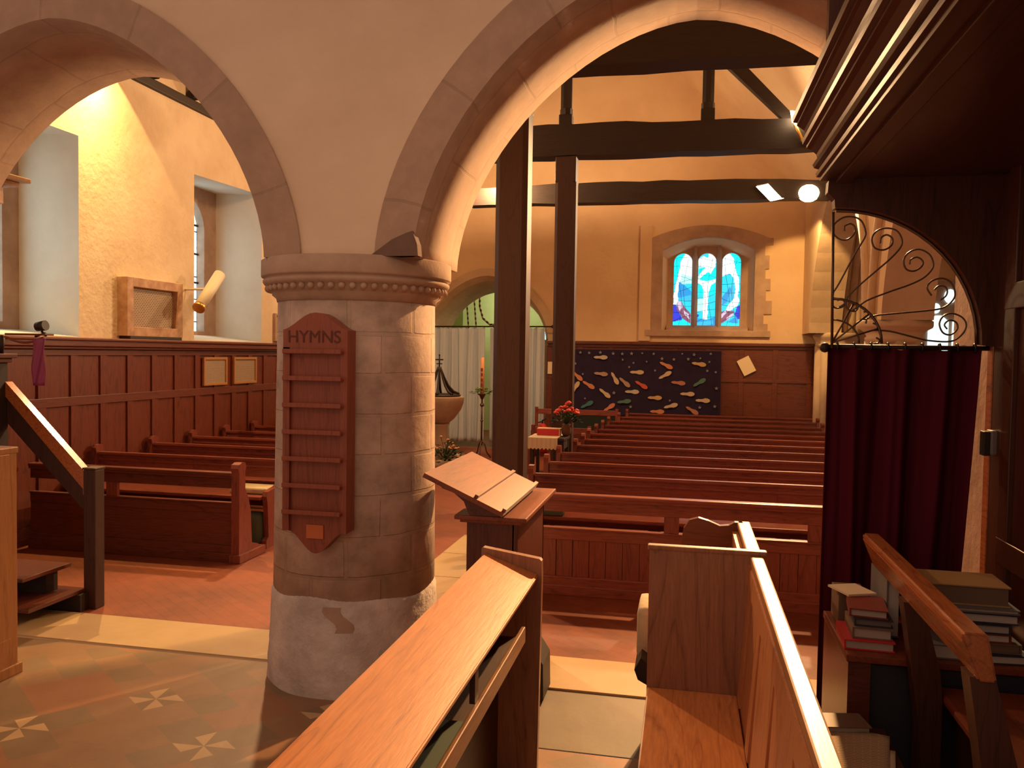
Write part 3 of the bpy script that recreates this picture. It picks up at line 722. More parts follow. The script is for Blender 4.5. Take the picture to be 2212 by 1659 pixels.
# roof trusses
def beam(mb, x0, x1, y0, y1, z0, z1, sag=.05, seed=0, n=16):
    rr = random.Random(seed)
    o1 = [rr.uniform(-.012, .012) for _ in range(n+1)]; o2 = [rr.uniform(-.010, .010) for _ in range(n+1)]
    P_ = []
    for i in range(n+1):
        t = i/n; x = x0+(x1-x0)*t; P_.append((x, z1+sag*math.sin(math.pi*t)**.7+o1[i]))
    Q = [(x0+(x1-x0)*i/n, z0+o2[i]) for i in range(n+1)]
    mb.prism(Q + P_[::-1], 'Y', y0, y1)
def truss(y, lab, x1, z0, z1, posts, brace):
    t = thing('roof_truss', lab, 'roof beam', (-1.6, y, z0))
    mb = MB(); beam(mb, -3.3, x1, y-.13, y+.13, z0, z1, .06, int(y*10)); obj('tie_beam', mb, 'black', t)
    for x in posts:
        mb = MB(); r = .062
        ocp = [(x+r*1.08*math.cos(R(22.5+45*k)), y+r*1.08*math.sin(R(22.5+45*k))) for k in range(8)]
        mb.prism(ocp, 'Z', z1+.2, z1+1.9)
        mb.box(x-.075, x+.075, y-.075, y+.075, z1+.0, z1+.19, .012)
        mb.prism([(x+.072*math.cos(R(45*k)), y+.072*math.sin(R(45*k))) for k in range(8)], 'Z', z1+.19, z1+.26)
        obj('post', mb, 'black', t)
    if brace:
        mb = MB(); mb.prism([(1.24, z0+.05), (1.36, z0+.05), (.42, z1+.78), (.30, z1+.76), (.30, z1+.70)], 'Y', y-.05, y+.05); obj('strut', mb, 'black', t)
    return t
truss(6.05, 'nearest dark roof beam framed in the head of the right arch', 1.95, 3.80, 4.06, (), False)
truss(9.40, 'dark roof beam carrying two short octagonal posts and a slanting strut', 1.32, 3.965, 4.25, (-1.385, .175), True)
truss(12.5, 'farthest dark roof beam crossing in front of the west gable wall', 1.95, 4.0, 4.24, (), False)

# timber posts beside the right hand pews
def post(x, y, lab, ztop):
    t = thing('timber_post', lab, 'post', (x, y, 0))
    h = .118; c = .035
    poly = [(-h, -h+c), (-h+c, -h), (h-c, -h), (h, -h+c), (h, h-c), (h-c, h), (-h+c, h), (-h, h-c)]
    mb = MB(); mb.prism([(x+a, y+b) for a, b in poly], 'Z', .28, ztop-.28); obj('post_shaft', mb, 'blackZ', t)
    mb = MB(); mb.box(x-h, x+h, y-h, y+h, 0, .29, .012); obj('post_foot', mb, 'blackZ', t)
    mb = MB(); mb.box(x-h, x+h, y-h, y+h, ztop-.29, ztop, .012); obj('post_head', mb, 'blackZ', t)
post(-1.265, 6.02, 'nearer dark timber post standing just behind the reading desk', 3.80)
post(-1.365, 9.40, 'farther dark timber post rising beside the small table with roses', 3.965)

# ------------------------------------------------------------------ pews
def make_pew(L, left_end=True, right_end=True):
    """origin: floor, middle of the back; faces -Y"""
    t = thing('church_pew', None, 'pew')
    x0, x1 = -L/2, L/2
    mb = MB(); mb.prism([(x0, .705), (x1, .705), (x1, .735), (x0, .735)], 'Y', -.035, .035); bmesh.ops.bevel(mb.bm, geom=mb.bm.edges[:], offset=.008, segments=2, affect='EDGES'); obj('top_rail', mb, 'pew', t)
    mb = MB(); mb.box(x0, x1, -.012, .014, .565, .71); mb.box(x0, x1, -.012, .014, .30, .50); mb.box(x0, x1, -.022, .02, .655, .675, .004)
    n = max(2, round(L/1.1))
    for k in range(1, n): x = x0+L*k/n; mb.box(x-.05, x+.05, -.016, .016, .28, .72)
    obj('back', mb, 'pew', t)
    mb = MB(); mb.box(x0, x1, -.43, -.01, .43, .46, .008); obj('seat', mb, 'pew', t)
    mb = MB(); mb.box(x0, x1, .02, .12, .60, .615, .003); mb.box(x0, x1, .10, .12, .615, .64, .003); obj('book_ledge', mb, 'pew', t)
    for xe, ok in ((x0, left_end), (x1, right_end)):
        if not ok: continue
        s = -1 if xe < 0 else 1
        prof = [(-.38, 0), (.07, 0), (.07, .07), (.045, .09), (.045, .70), (.06, .745), (.055, .79), (.02, .805), (-.03, .80), (-.055, .775), (-.045, .735), (-.05, .62), (-.10, .56), (-.22, .52), (-.38, .50), (-.40, .46), (-.38, .40), (-.36, .10), (-.40, .07), (-.40, 0)]
        mb = MB(); mb.prism(prof, 'X', xe, xe+s*.045); bmesh.ops.recalc_face_normals(mb.bm, faces=mb.bm.faces[:]); obj('bench_end', mb, 'pewZ', t)
    return t
def frontal(name, x0, x1, y, lab, mfront, plinth, studs, boards, endside):
    t = thing(name, lab, 'pew front', ((x0+x1)/2, y, 0))
    mb = MB(); mb.box(x0, x1, y-.045, y+.04, .708, .738, .010); mb.box(x0, x1, y-.035, y-.015, .69, .71, .005); obj('top_rail', mb, mfront, t)
    mb = MB(); mb.box(x0, x1, y-.012, y+.014, .605, .71); obj('upper_board', mb, mfront, t)
    for x in studs: mb = MB(); mb.box(x-.052, x+.052, y-.0165, y+.0165, .4905, .6045); obj('stile', mb, 'pewZ', t)
    mb = MB(); mb.box(x0, x1, y-.018, y+.018, .40, .485, .005); mb.box(x0, x1, y-.028, y+.03, .478, .490, .003); obj('middle_rail', mb, mfront, t)
    mb = MB()
    if boards:
        x = x0; k = 0
        while x < x1-.01: mb.box(x+.004, min(x+.116, x1), y-.010, y+.012, .12, .405); x += .12
    else: mb.box(x0, x1, y-.010, y+.012, .12, .405)
    mb.box(x0, x1, y+.008, y+.016, .12, .405)
    obj('lower_panel', mb, 'pewZ' if boards else mfront, t)
    mb = MB(); mb.box(x0, x1, y-.03, y+.02, 0.0, .135, .006); mb.box(x0, x1, y-.045, y+.02, 0.0, .075, .006); obj('skirting', mb, mfront, t)
    mb = MB(); mb.box(x0, x1, y+.02, y+.26, .36, .375, .003); obj('book_shelf', mb, 'pew', t)
    for xe in endside:
        s = 1 if xe > (x0+x1)/2 else -1
        prof = [(-.05, 0), (.30, 0), (.30, .07), (.26, .10), (.16, .13), (.14, .40), (.10, .52), (.05, .60), (.05, .74), (.065, .78), (.05, .815), (.0, .82), (-.045, .805), (-.06, .775), (-.045, .74), (-.045, .1)]
        mb = MB(); mb.prism([(y+a, b) for a, b in prof], 'X', xe, xe+s*.07); obj('end_post', mb, 'pewZ', t)
        mb = MB(); mb.box(xe-.01*s if s > 0 else xe-.09, xe+.09 if s > 0 else xe+.01, y-.07, y+.36, 0, .07, .008); obj('foot', mb, 'pewZ', t)
    return t
ORD = ['front', 'second', 'third', 'fourth', 'fifth', 'sixth', 'seventh', 'eighth', 'ninth', 'tenth', 'eleventh']
frontal('pew_frontal', -1.13, 1.84, 5.94, 'boarded pew front with an open slot facing the choir stalls on the right', 'pew', True, (-.085, 1.62, .0) and (-.07, .90), True, ())
frontal('pew_frontal', -5.52, -3.59, 6.14, 'dark pew front with an open slot behind the pulpit handrail on the left', 'wood', True, (-4.72,), False, (-3.59,))
LR = 3.05
P0 = make_pew(LR)
ys = [6.90, 7.68, 8.45, 9.19, 9.86, 10.56, 11.24, 11.95, 12.68, 13.66, 14.70]
ys[-1] = 14.55
for i, y in enumerate(ys):
    o = P0 if i == 0 else copy_tree(P0)
    o.location = ((.29, .29, .29, .365, .37, .36, .38, .40, .42, .50, .57)[i], y, 0)
    o['group'] = 'pews in the right hand block'
    o['label'] = '%s pew of the right hand block, counted from the boarded front' % ORD[i] if i < 10 else 'rearmost pew of the right hand block, close to the footprint banner'
P1 = make_pew(1.93)
for i, y in enumerate([7.0, 7.85, 8.58, 9.29, 9.98, 10.8]):
    o = P1 if i == 0 else copy_tree(P1)
    o.location = (-4.56, y, 0); o['group'] = 'pews along the left wall panelling'
    o['label'] = '%s pew of the left hand block against the wall panelling' % ORD[i]
# light end caps on the left pews are not modelled
for i, y in enumerate([7.0, 7.85, 8.58, 9.29, 9.98, 10.8]):
    pass
# bench behind the little table, and another along the banner
def back_bench(name, x0, x1, y, z, lab, low=None):
    t = thing(name, lab, 'bench', ((x0+x1)/2, y, 0))
    mb = MB(); mb.box(x0, x1, y-.02, y+.02, z-.09, z, .005); obj('back_rail', mb, 'pew', t)
    mb = MB(); mb.box(x0, x1, y-.40, y, .42, .455, .005); obj('seat', mb, 'pew', t)
    for x in (x0, x1-.05): mb = MB(); mb.box(x, x+.05, y-.38, y+.03, 0, .46, .004); mb.box(x, x+.05, y-.03, y+.03, .46, z+.03, .004); obj('bench_end', mb, 'pewZ', t)
    if low: mb = MB(); mb.box(x0+.6, x1, y-.015, y-.0, .46, z-.10); obj('back_panel', mb, low, t)
    return t
M['darkgreen'] = mat('dark_green_cloth', (.012, .022, .018), .9)
back_bench('low_bench', -2.52, -1.09, 14.05, .80, 'low-backed bench with dark cloth panel below the left end of the banner', 'darkgreen')
back_bench('low_bench', -2.22, -1.33, 12.1, .66, 'short bench showing behind the red box and lace cloth table')

# ------------------------------------------------------------------ things on the walls
def cushion(name, lab, cat, c, sx, sy, sz, m, rz=0, group=None):
    mb = MB(); mb.box(c[0]-sx/2, c[0]+sx/2, c[1]-sy/2, c[1]+sy/2, c[2], c[2]+sz, min(sx, sy, sz)*.32)
    o = obj(name, mb, m); o.rotation_euler.z = rz
    for f in o.data.polygons: f.use_smooth = True
    return prop(o, lab, cat, group)
M['inscr'] = mat('inscribed_plate', (.42, .33, .24), .6)
m = M['inscr']; v = _coord(m, (1, 1, 1), 'UV')
b_ = _n(m, 'ShaderNodeTexBrick'); m.node_tree.links.new(v, b_.inputs['Vector']); b_.inputs['Scale'].default_value = 1
b_.inputs['Brick Width'].default_value = .055; b_.inputs['Row Height'].default_value = .045; b_.inputs['Mortar Size'].default_value = .012; b_.inputs['Mortar Smooth'].default_value = .6
b_.inputs['Color1'].default_value = (.20, .14, .10, 1); b_.inputs['Color2'].default_value = (.28, .2, .14, 1); b_.inputs['Mortar'].default_value = (.48, .38, .27, 1); base(m, b_.outputs['Color'])
M['marble'] = plaster('mottled_marble', (.60, .38, .24), (.36, .18, .10), 9, .1, .4)
def tablet(name, lab, y0, y1, z0, z1, fw, m, cat='memorial', x=NX, dep=.09):
    t = thing(name, lab, cat, (x, (y0+y1)/2, z0))
    mb = MB(); mb.box(x, x+dep, y0, y0+fw, z0, z1, .004); mb.box(x, x+dep, y1-fw, y1, z0, z1, .004); mb.box(x, x+dep, y0+fw, y1-fw, z1-fw, z1, .004); mb.box(x, x+dep, y0+fw, y1-fw, z0, z0+fw, .004); obj('frame', mb, m, t)
    mb = MB(); X = x+dep*.5; mb.face([(X, y0+fw, z0+fw), (X, y1-fw, z0+fw), (X, y1-fw, z1-fw), (X, y0+fw, z1-fw)], [(0, 0), (1, 0), (1, 1), (0, 1)]); obj('inscribed_panel', mb, 'inscr', t)
    return t
tablet('memorial_tablet', 'square mottled marble memorial tablet with many lines between the two left windows', 7.42, 8.36, 1.86, 2.46, .095, 'marble', dep=.12)
mb = MB(); mb.box(NX, NX+.13, 7.45, 8.33, 1.828, 1.862, .004); prop(obj('tablet_shelf', mb, 'black'), 'dark shelf strip beneath the square marble memorial tablet', 'shelf')
tablet('memorial_tablet', 'grey stone memorial tablet partly hidden behind the round column', 10.66, 11.5, 1.86, 2.25, .03, 'stoneS', dep=.04)
M['framegold'] = mat('light_oak_frame', (.50, .24, .08), .4)
tablet('framed_notice', 'left of two small framed lists on the wall panelling', 8.85, 9.36, 1.30, 1.64, .03, 'framegold', 'notice', -5.60, .03)
tablet('framed_notice', 'right of two small framed lists on the wall panelling', 9.52, 10.08, 1.30, 1.64, .03, 'framegold', 'notice', -5.60, .03)
# cylindrical wall light in the second window
t = thing('tube_light', 'slanting cream cylinder light fitting in front of the narrow lancet window', 'wall light', (-5.3, 8.5, 2.4))
mb = MB(); mb.tube([(-5.30, 8.33, 2.21), (-5.30, 8.73, 2.60)], .066, 16); obj('lamp_body', mb, 'lampw', t)
mb = MB(); mb.tube([(-5.30, 8.30, 2.185), (-5.30, 8.335, 2.215)], .069, 16); obj('lamp_rim', mb, 'gold', t)
mb = MB(); mb.tube([(-5.30, 8.52, 2.42), (-5.48, 8.56, 2.42), (-5.66, 8.60, 2.42)], .014, 8); obj('bracket', mb, 'lampw', t)
# corner of a monument at the far left
t = thing('wall_monument', 'corner of a carved stone wall monument at the far left edge', 'memorial', (-5.5, 5.6, 2.6))
mb = MB(); mb.box(-5.65, -5.36, 5.0, 5.98, 3.09, 3.13, .01); mb.box(-5.65, -5.42, 5.0, 5.92, 3.05, 3.09, .01); obj('cornice', mb, 'stoneS', t)
mb = MB(); mb.box(-5.65, -5.50, 5.0, 5.84, 2.90, 3.05, .008); obj('frieze', mb, 'marble', t)

# banner of footprints
ban = thing('footprint_banner', 'dark navy cloth banner scattered with coloured footprints and small stars', 'banner', (-.7, 14.90, .66))
mb = MB(); mb.grid(lambda u, v: (-1.99+2.60*u, 14.915+.008*math.sin(u*40)+.004*math.sin(v*9), .66+1.175*v), 80, 12); obj('cloth', mb, 'navycloth', ban, fix=False)
FC = dict(c=(.62, .50, .34), o=(.62, .26, .14), g=(.10, .22, .18), r=(.60, .12, .08), w=(.55, .50, .42), t=(.06, .20, .22), k=(.50, .22, .15), l=(.45, .30, .24), y=(.6, .42, .2))
for k, c in FC.items(): M['f_'+k] = mat('felt_'+k, c, .95)
feet = [(390, 1035, 0, 'w'), (860, 1092, -25, 'o'), (1095, 1083, -8, 'y'), (650, 1142, 0, 'c'), (392, 1153, -5, 'l'), (222, 1168, -40, 'o'), (492, 1186, -60, 'c'), (852, 1163, 30, 'c'), (562, 1214, -40, 'l'), (682, 1232, -30, 'r'), (947, 1218, -5, 'k'), (1098, 1216, 32, 'g'), (303, 1232, -30, 'o'), (615, 1282, 0, 'w'), (420, 1292, -38, 'c'), (1012, 1298, 0, 'c'), (778, 1325, 0, 'y'), (558, 1352, 8, 'g'), (1122, 1345, 0, 'c'), (292, 1374, 28, 't'), (893, 1384, 15, 'c'), (450, 1396, 35, 'o'), (1046, 1416, -30, 'k'), (795, 1424, 0, 'o'), (210, 1250, 60, 'c')]
def banner_pt(cx, cy): p = at(1180+cx/3.319, 460+cy/3.319, Y=14.9); return p.x, p.z
for (cx, cy, a, k) in feet:
    X, Z = banner_pt(cx, cy); a = R(a); mb = MB(); pts = []
    for q in range(20):
        th = 2*math.pi*q/20; l = .125; x = l*math.cos(th); hgt = .040+.012*math.cos(th)-.018*math.exp(-((math.cos(th)+.15)/.3)**2); z_ = hgt*math.sin(th)
        pts.append((X+x*math.cos(a)-z_*math.sin(a), Z+x*math.sin(a)+z_*math.cos(a)))
    mb.prism(pts, 'Y', 14.893, 14.905); obj('felt_footprint', mb, 'f_'+k, ban)
mb = MB(); rr = random.Random(5)
stars = [(245, 1000), (308, 1003), (388, 1000), (480, 1008), (545, 1010), (612, 1008), (688, 1006), (770, 1010), (830, 1045), (915, 1050), (1018, 1048), (1105, 1042), (1180, 1010), (1170, 1068), (1215, 1142), (1155, 1132), (720, 1066), (625, 1075), (595, 1105), (1220, 1258), (1208, 1388), (885, 1345), (605, 1390), (278, 1330), (208, 1080), (262, 1155), (975, 1010), (1060, 1016), (548, 1052), (780, 1130), (485, 1290), (1100, 1395)]
for cx, cy in stars:
    X, Z = banner_pt(cx, cy); pts = []; r = rr.uniform(.022, .036)
    for q in range(10): th = math.pi*q/5; s_ = r if q % 2 == 0 else r*.45; pts.append((X+s_*math.sin(th), Z+s_*math.cos(th)))
    mb.prism(pts, 'Y', 14.894, 14.905)
M['star'] = mat('felt_star', (.28, .27, .33), .9); obj('stars', mb, 'star', ban)
# crooked sheet of paper and notice
mb = MB(); mb.box(-.11, .11, 14.915, 14.928, -.145, .145); o = obj('paper_sheet', mb, 'paper'); o.location = (1.035, 14.915, 1.59); o.rotation_euler = (0, R(-28), 0)
for v_ in o.data.vertices: v_.co.z -= .145
prop(o, 'crooked cream sheet of paper pinned to the west panelling right of the banner', 'paper')
mb = MB(); mb.box(-2.455, -2.375, 14.905, 14.918, 1.38, 1.60); prop(obj('wall_notice', mb, 'paper'), 'small pale notice on the west panelling beside the white curtain', 'notice')

# ------------------------------------------------------------------ tower arch curtains, ropes, font
def drape(name, lab, x0, x1, y, z0, z1, folds, amp, m, top_gather=1, n=90, tie=0, cat='curtain', rodr=None, ph=0, sway=0):
    mb = MB()
    def fn(u, v):
        a = amp*(.55+.45*(1-v)); uu = u + .012*math.sin(v*5+u*17)
        x = x0+(x1-x0)*u + sway*(1-v)*(.5-u) + tie*(1-v)*u
        return (x, y+a*math.sin(uu*folds*2*math.pi+ph)+a*.35*math.sin(uu*folds*4.7*math.pi+1+ph), z0+(z1-z0)*v+(.012*math.sin(u*folds*2*math.pi) if v == 1 else 0))
    mb.grid(fn, n, 24)
    o = obj(name, mb, m, fix=False); md = o.modifiers.new('thick', 'SOLIDIFY'); md.thickness = .004
    return prop(o, lab, cat)
drape('white_curtain', 'left white curtain hung across the tower arch behind the font', -4.72, -3.62, 14.80, .10, 2.20, 6.3, .05, 'white')
drape('white_curtain', 'middle white curtain of the tower arch, beside the tall candle', -3.52, -3.02, 14.80, .10, 2.19, 3.4, .05, 'white', ph=1)
drape('white_curtain', 'right white curtain of the tower arch, next to the west panelling', -2.98, -2.50, 14.80, .10, 2.21, 3.2, .055, 'white', ph=2, tie=0)
mb = MB(); mb.tube([(-4.9, 14.80, 2.215), (-2.36, 14.80, 2.235)], .013, 8); mb.ball((-2.36, 14.8, 2.235), .03); mb.tube([(-2.42, 14.80, 2.235), (-2.42, 14.97, 2.235)], .008, 6); mb.tube([(-4.85, 14.80, 2.215), (-4.85, 14.97, 2.215)], .008, 6); prop(obj('curtain_rod', mb, 'rod'), 'thin dark rod carrying the white curtains across the tower arch', 'curtain rod')
for i, (pts, lab) in enumerate((
    ([(-4.50, 16.6, 5.0), (-4.46, 16.6, 2.9), (-4.40, 16.6, 2.2), (-4.36, 16.6, 1.3)], 'leftmost straight bell rope hanging in the tower arch'),
    ([(-4.36, 16.7, 5.0), (-4.33, 16.7, 3.0), (-4.27, 16.7, 2.3), (-4.22, 16.7, 1.3)], 'second straight bell rope hanging in the tower arch'),
    ([(-4.24, 16.8, 3.6), (-4.22, 16.8, 2.7), (-4.15, 16.8, 2.46), (-4.0, 16.8, 2.33), (-3.8, 16.8, 2.33), (-3.62, 16.8, 2.5), (-3.55, 16.8, 2.75), (-3.5, 16.8, 3.1), (-3.48, 16.8, 5.0)], 'looped bell rope with striped grip hanging in the tower arch'),
    ([(-3.44, 17.0, 5.0), (-3.46, 17.0, 3.0), (-3.54, 17.0, 2.6), (-3.68, 17.0, 2.3), (-3.85, 17.0, 2.15), (-4.0, 17.0, 2.35)], 'second looped bell rope curving behind the first loop'))):
    mb = MB(); P_ = [Vector(p) for p in pts]; Q = []
    for a, b in zip(P_, P_[1:]):
        for k in range(5): Q.append(a.lerp(b, k/5))
    Q.append(P_[-1]); mb.tube(Q, .022 if i > 1 else .017, 8, 3.2)
    prop(obj('bell_rope', mb, 'rope'), lab, 'bell rope', 'bell ropes in the tower')
# font
FX, FY = -3.66, 12.1
t = thing('stone_font', 'stone font with pale rim and tapering bowl on a stepped base', 'font', (FX, FY, 0))
mb = MB(); mb.lathe([(.62, 0), (.62, .13), (.60, .145)], (FX, FY), 8); obj('step', mb, 'pierstone', t)
mb = MB(); mb.lathe([(.30, .14), (.28, .20), (.15, .26), (.14, .62), (.17, .66)], (FX, FY), 24); obj('stem', mb, 'stoneS', t)
mb = MB(); mb.lathe([(.15, .66), (.24, .74), (.34, .88), (.375, .98), (.385, 1.06), (.38, 1.075), (.30, 1.075)], (FX, FY), 32); obj('bowl', mb, 'stoneS', t)
t = thing('font_cover', 'dark wooden openwork font cover with curved ribs and cross finial', 'font cover', (FX, FY, 1.075))
mb = MB(); mb.lathe([(.33, 1.076), (.33, 1.10), (.28, 1.11), (.0001, 1.11)], (FX, FY), 32); obj('base_ring', mb, 'black', t)
for k in range(8):
    a = 2*math.pi*k/8+.2; mb = MB(); mb.tube([(FX+r*math.cos(a), FY+r*math.sin(a), z) for r, z in ((.31, 1.11), (.22, 1.15), (.14, 1.24), (.08, 1.36), (.04, 1.46), (.02, 1.52))], [.02, .02, .017, .014, .012, .01], 6); obj('rib', mb, 'black', t)
mb = MB(); mb.tube([(FX, FY, 1.50), (FX, FY, 1.70)], .011, 8); mb.box(FX-.045, FX+.045, FY-.008, FY+.008, 1.56, 1.575); mb.box(FX-.06, FX+.06, FY-.008, FY+.008, 1.62, 1.64); mb.ball((FX, FY, 1.70), .015, 8); obj('finial', mb, 'black', t)
# flowers at the font
def blooms(name, lab, c, n, rad, hgt, bm_, lm, br=.03, seed=1, vase=None, cat='flowers', lsz=.05):
    rr = random.Random(seed); t = thing(name, lab, cat, c)
    if vase: mb = MB(); mb.lathe([(p[0], c[2]+p[1]) for p in vase[0]], (c[0], c[1]), 20); obj('vase', mb, vase[1], t)
    mb = MB(); mb2 = MB(); mb3 = MB()
    v0 = vase[0][-1][1] if vase else 0
    for k in range(n):
        a = rr.uniform(0, 6.28); q = math.sqrt(rr.random()); h = v0+hgt*(1-.55*q)*rr.uniform(.75, 1.05)
        p = (c[0]+rad*q*math.cos(a), c[1]+rad*q*math.sin(a), c[2]+h)
        for e in range(6):
            b = e*1.047; mb.ball((p[0]+br*.45*math.cos(b), p[1]+br*.45*math.sin(b), p[2]), br*.55, 8, (1, 1, .8))
        mb.ball((p[0], p[1], p[2]+br*.2), br*.55, 8)
        mb3.tube([(c[0], c[1], c[2]+v0*.9), ((c[0]+p[0])/2, (c[1]+p[1])/2, c[2]+v0+(h-v0)*.6), p], .004, 5)
    for k in range(n*5):
        a = rr.uniform(0, 6.28); q = math.sqrt(rr.random())*1.15; h = v0+hgt*(1-.7*q)*rr.uniform(.2, .95)
        p = Vector((c[0]+rad*q*math.cos(a), c[1]+rad*q*math.sin(a), c[2]+max(.01, h))); d = Vector((math.cos(a), math.sin(a), rr.uniform(-.3, .7))).normalized()*lsz; s = d.cross(Vector((0, 0, 1))).normalized()*lsz*.35
        mb2.face([p, p+d*.5+s, p+d, p+d*.5-s]); mb2.face([p, p+d*.5+s+Vector((0, 0, .006)), p+d, p+d*.5-s+Vector((0, 0, .006))])
    obj('blossoms', mb, bm_, t); obj('leaves', mb2, lm, t, fix=False); obj('stems', mb3, lm, t)
    return t
blooms('font_flowers', 'arrangement of pale blossoms and greenery on the step below the font', (-3.42, 11.66, .145), 22, .24, .42, 'blossom', 'leafd', .022, 4, lsz=.08)
# paschal candle
PX, PY = -3.28, 13.3
t = thing('candle_stand', 'tall thin dark iron candle stand with tripod feet before the white curtain', 'candle stand', (PX, PY, 0))
mb = MB(); mb.tube([(PX, PY, .22), (PX, PY, 1.02)], .016, 8); mb.ball((PX, PY, .88), .035, 10); mb.ball((PX, PY, .62), .025, 10); mb.lathe([(.02, .98), (.05, 1.04), (.09, 1.07)], (PX, PY), 16); obj('stem', mb, 'iron', t)
for k in range(3):
    a = 2.1*k+.5; mb = MB(); mb.tube([(PX, PY, .30), (PX+.06*math.cos(a), PY+.06*math.sin(a), .22), (PX+.09*math.cos(a), PY+.09*math.sin(a), .10), (PX+.16*math.cos(a), PY+.16*math.sin(a), .0)], .012, 6); obj('leg', mb, 'iron', t)
blooms('candle_greenery', 'ring of green leaves round the foot of the tall orange candle', (PX, PY, 1.06), 4, .15, .13, 'leaf', 'leaf', .03, 8, cat='foliage', lsz=.09)
t = thing('tall_candle', 'tall orange lit-coloured wax candle standing on the iron stand', 'candle', (PX, PY, 1.08))
mb = MB(); mb.lathe([(.030, 1.075), (.030, 1.66), (.024, 1.665)], (PX, PY), 20); obj('wax', mb, 'wax', t)
mb = MB()
for z_ in (1.12, 1.19, 1.27, 1.36, 1.44): mb.box(PX-.02, PX+.012, PY-.034, PY-.026, z_, z_+.05)
obj('candle_decoration', mb, 'maroon', t)
t['label'] = 'tall orange wax candle with dark red decoration on the iron stand'
# fire extinguisher
t = thing('fire_extinguisher', 'red fire extinguisher on the floor at the foot of the white curtain', 'fire extinguisher', (-2.44, 14.35, 0))
mb = MB(); mb.lathe([(.085, 0), (.09, .02), (.09, .44), (.06, .50), (.03, .52)], (-2.44, 14.35), 20); obj('cylinder', mb, 'redbook', t)
mb = MB(); mb.tube([(-2.44, 14.35, .52), (-2.44, 14.35, .57), (-2.38, 14.33, .60)], .014, 8); mb.tube([(-2.44, 14.35, .55), (-2.53, 14.33, .53), (-2.56, 14.32, .42), (-2.55, 14.32, .25)], .012, 8); obj('hose', mb, 'rod', t)
# small table with lace cloth
TX0, TX1, TY0, TY1, TZ = -1.595, -1.275, 8.56, 8.98, .86
t = thing('side_table', 'small black table with turned legs under a white lace cloth', 'table', (-1.4, 8.76, 0))
mb = MB(); mb.box(TX0, TX1+.055, TY0, TY1, TZ-.03, TZ, .005); obj('table_top', mb, 'black', t)
mb = MB(); mb.box(TX0+.02, TX1+.04, TY0+.02, TY1-.02, TZ-.12, TZ-.03); obj('apron', mb, 'black', t)
for x in (TX0+.03, TX1+.03):
    for y in (TY0+.035, TY1-.035): mb = MB(); mb.box(x-.018, x+.018, y-.018, y+.018, 0, TZ-.03, .004); obj('leg', mb, 'black', t)
mb = MB(); mb.box(TX0-.012, TX1-.02, TY0-.012, TY1+.01, TZ, TZ+.006, .002)
n = 46
def sc_(k): return .115+.022*abs(math.sin(k*math.pi/2.0))
for k in range(n):
    x0 = TX0-.015+(TX1-TX0+.0)*k/n; x1 = TX0-.015+(TX1-TX0+.0)*(k+1)/n; y = TY0-.016+.004*math.sin(k*.9)
    mb.face([(x0, y, TZ+.006), (x1, y, TZ+.006), (x1, y-.006, TZ-.10-.018*abs(math.sin((k+1)*.55))), (x0, y-.006, TZ-.10-.018*abs(math.sin(k*.55)))])
mb.face([(TX0-.015, TY0-.016, TZ+.006), (TX0-.015, TY1, TZ+.006), (TX0-.02, TY1, TZ-.11), (TX0-.02, TY0-.016, TZ-.11)])
prop(obj('lace_cloth', mb, 'lace', fix=False), 'white lace cloth with scalloped edge draped over the small black table', 'tablecloth')
t = thing('red_box', 'long red box standing on the lace cloth beside the roses', 'box', (-1.42, 8.8, TZ+.006))
mb = MB(); mb.box(-1.555, -1.315, 8.80, 8.93, TZ+.0075, TZ+.075, .003); obj('box_body', mb, 'redbook', t)
mb = MB(); mb.box(-1.555, -1.305, 8.80, 8.93, TZ+.075, TZ+.082); mb.box(-1.315, -1.302, 8.80, 8.93, TZ+.0075, TZ+.082); obj('box_edge', mb, 'blossom', t)
blooms('rose_vase', 'vase of coral red roses on the small table by the post', (-1.245, 8.86, TZ+.001), 22, .125, .27, 'coral', 'leafd', .030, 12, ([(.028, 0), (.05, .03), (.055, .08), (.042, .115), (.048, .13)], 'basket'))

# ------------------------------------------------------------------ kneelers and cushions
cushion('kneeler', 'grey-green kneeler seen through the slot of the boarded pew front', 'kneeler', (-1.04, 6.54, .461), .24, .16, .07, 'green')
cushion('kneeler', 'green kneeler standing on the floor below the pale cushion on the left', 'kneeler', (-3.76, 6.70, .0), .30, .20, .30, 'green')
cushion('seat_cushion', 'pale cushion on the left pew seat right beside the round column', 'cushion', (-3.78, 6.80, .462), .36, .24, .055, 'cushion')

# ------------------------------------------------------------------ lectern (reading desk)
t = thing('reading_desk', 'dark oak reading desk with tilted book rest between column and pews', 'lectern', (-.9, 4.28, 0))
mb = MB(); mb.box(-1.03, -.79, 3.90, 3.935, .06, .935, .004); obj('front_panel', mb, 'woodZ', t)
mb = MB(); mb.box(-.805, -.775, 3.90, 4.66, .06, .935, .004); obj('side_panel', mb, 'woodZ', t)
mb = MB(); mb.box(-1.03, -1.0, 3.93, 4.66, .06, .935, .004); obj('side_panel', mb, 'woodZ', t)
mb = MB(); mb.box(-1.03, -.775, 4.63, 4.66, .06, .935, .004); obj('back_panel', mb, 'woodZ', t)
mb = MB(); mb.box(-1.055, -.745, 3.86, 4.72, .925, .945, .005); mb.box(-1.075, -.72, 3.83, 4.75, .943, .965, .006); obj('top', mb, 'rest', t)
mb = MB(); mb.prism([(-.775, .35), (-.76, .34), (-.70, .26), (-.66, .20), (-.655, .02), (-.775, .02)], 'Y', 4.02, 4.24); obj('foot', mb, 'black', t)
mb = MB(); mb.box(-1.05, -.76, 3.88, 4.68, 0, .07, .008); obj('plinth', mb, 'woodY', t)
br = thing('x', None, None) if 0 else None
bx0, bz0, bx1, bz1 = -1.205, 1.172, -.815, 1.000
mb = MB()
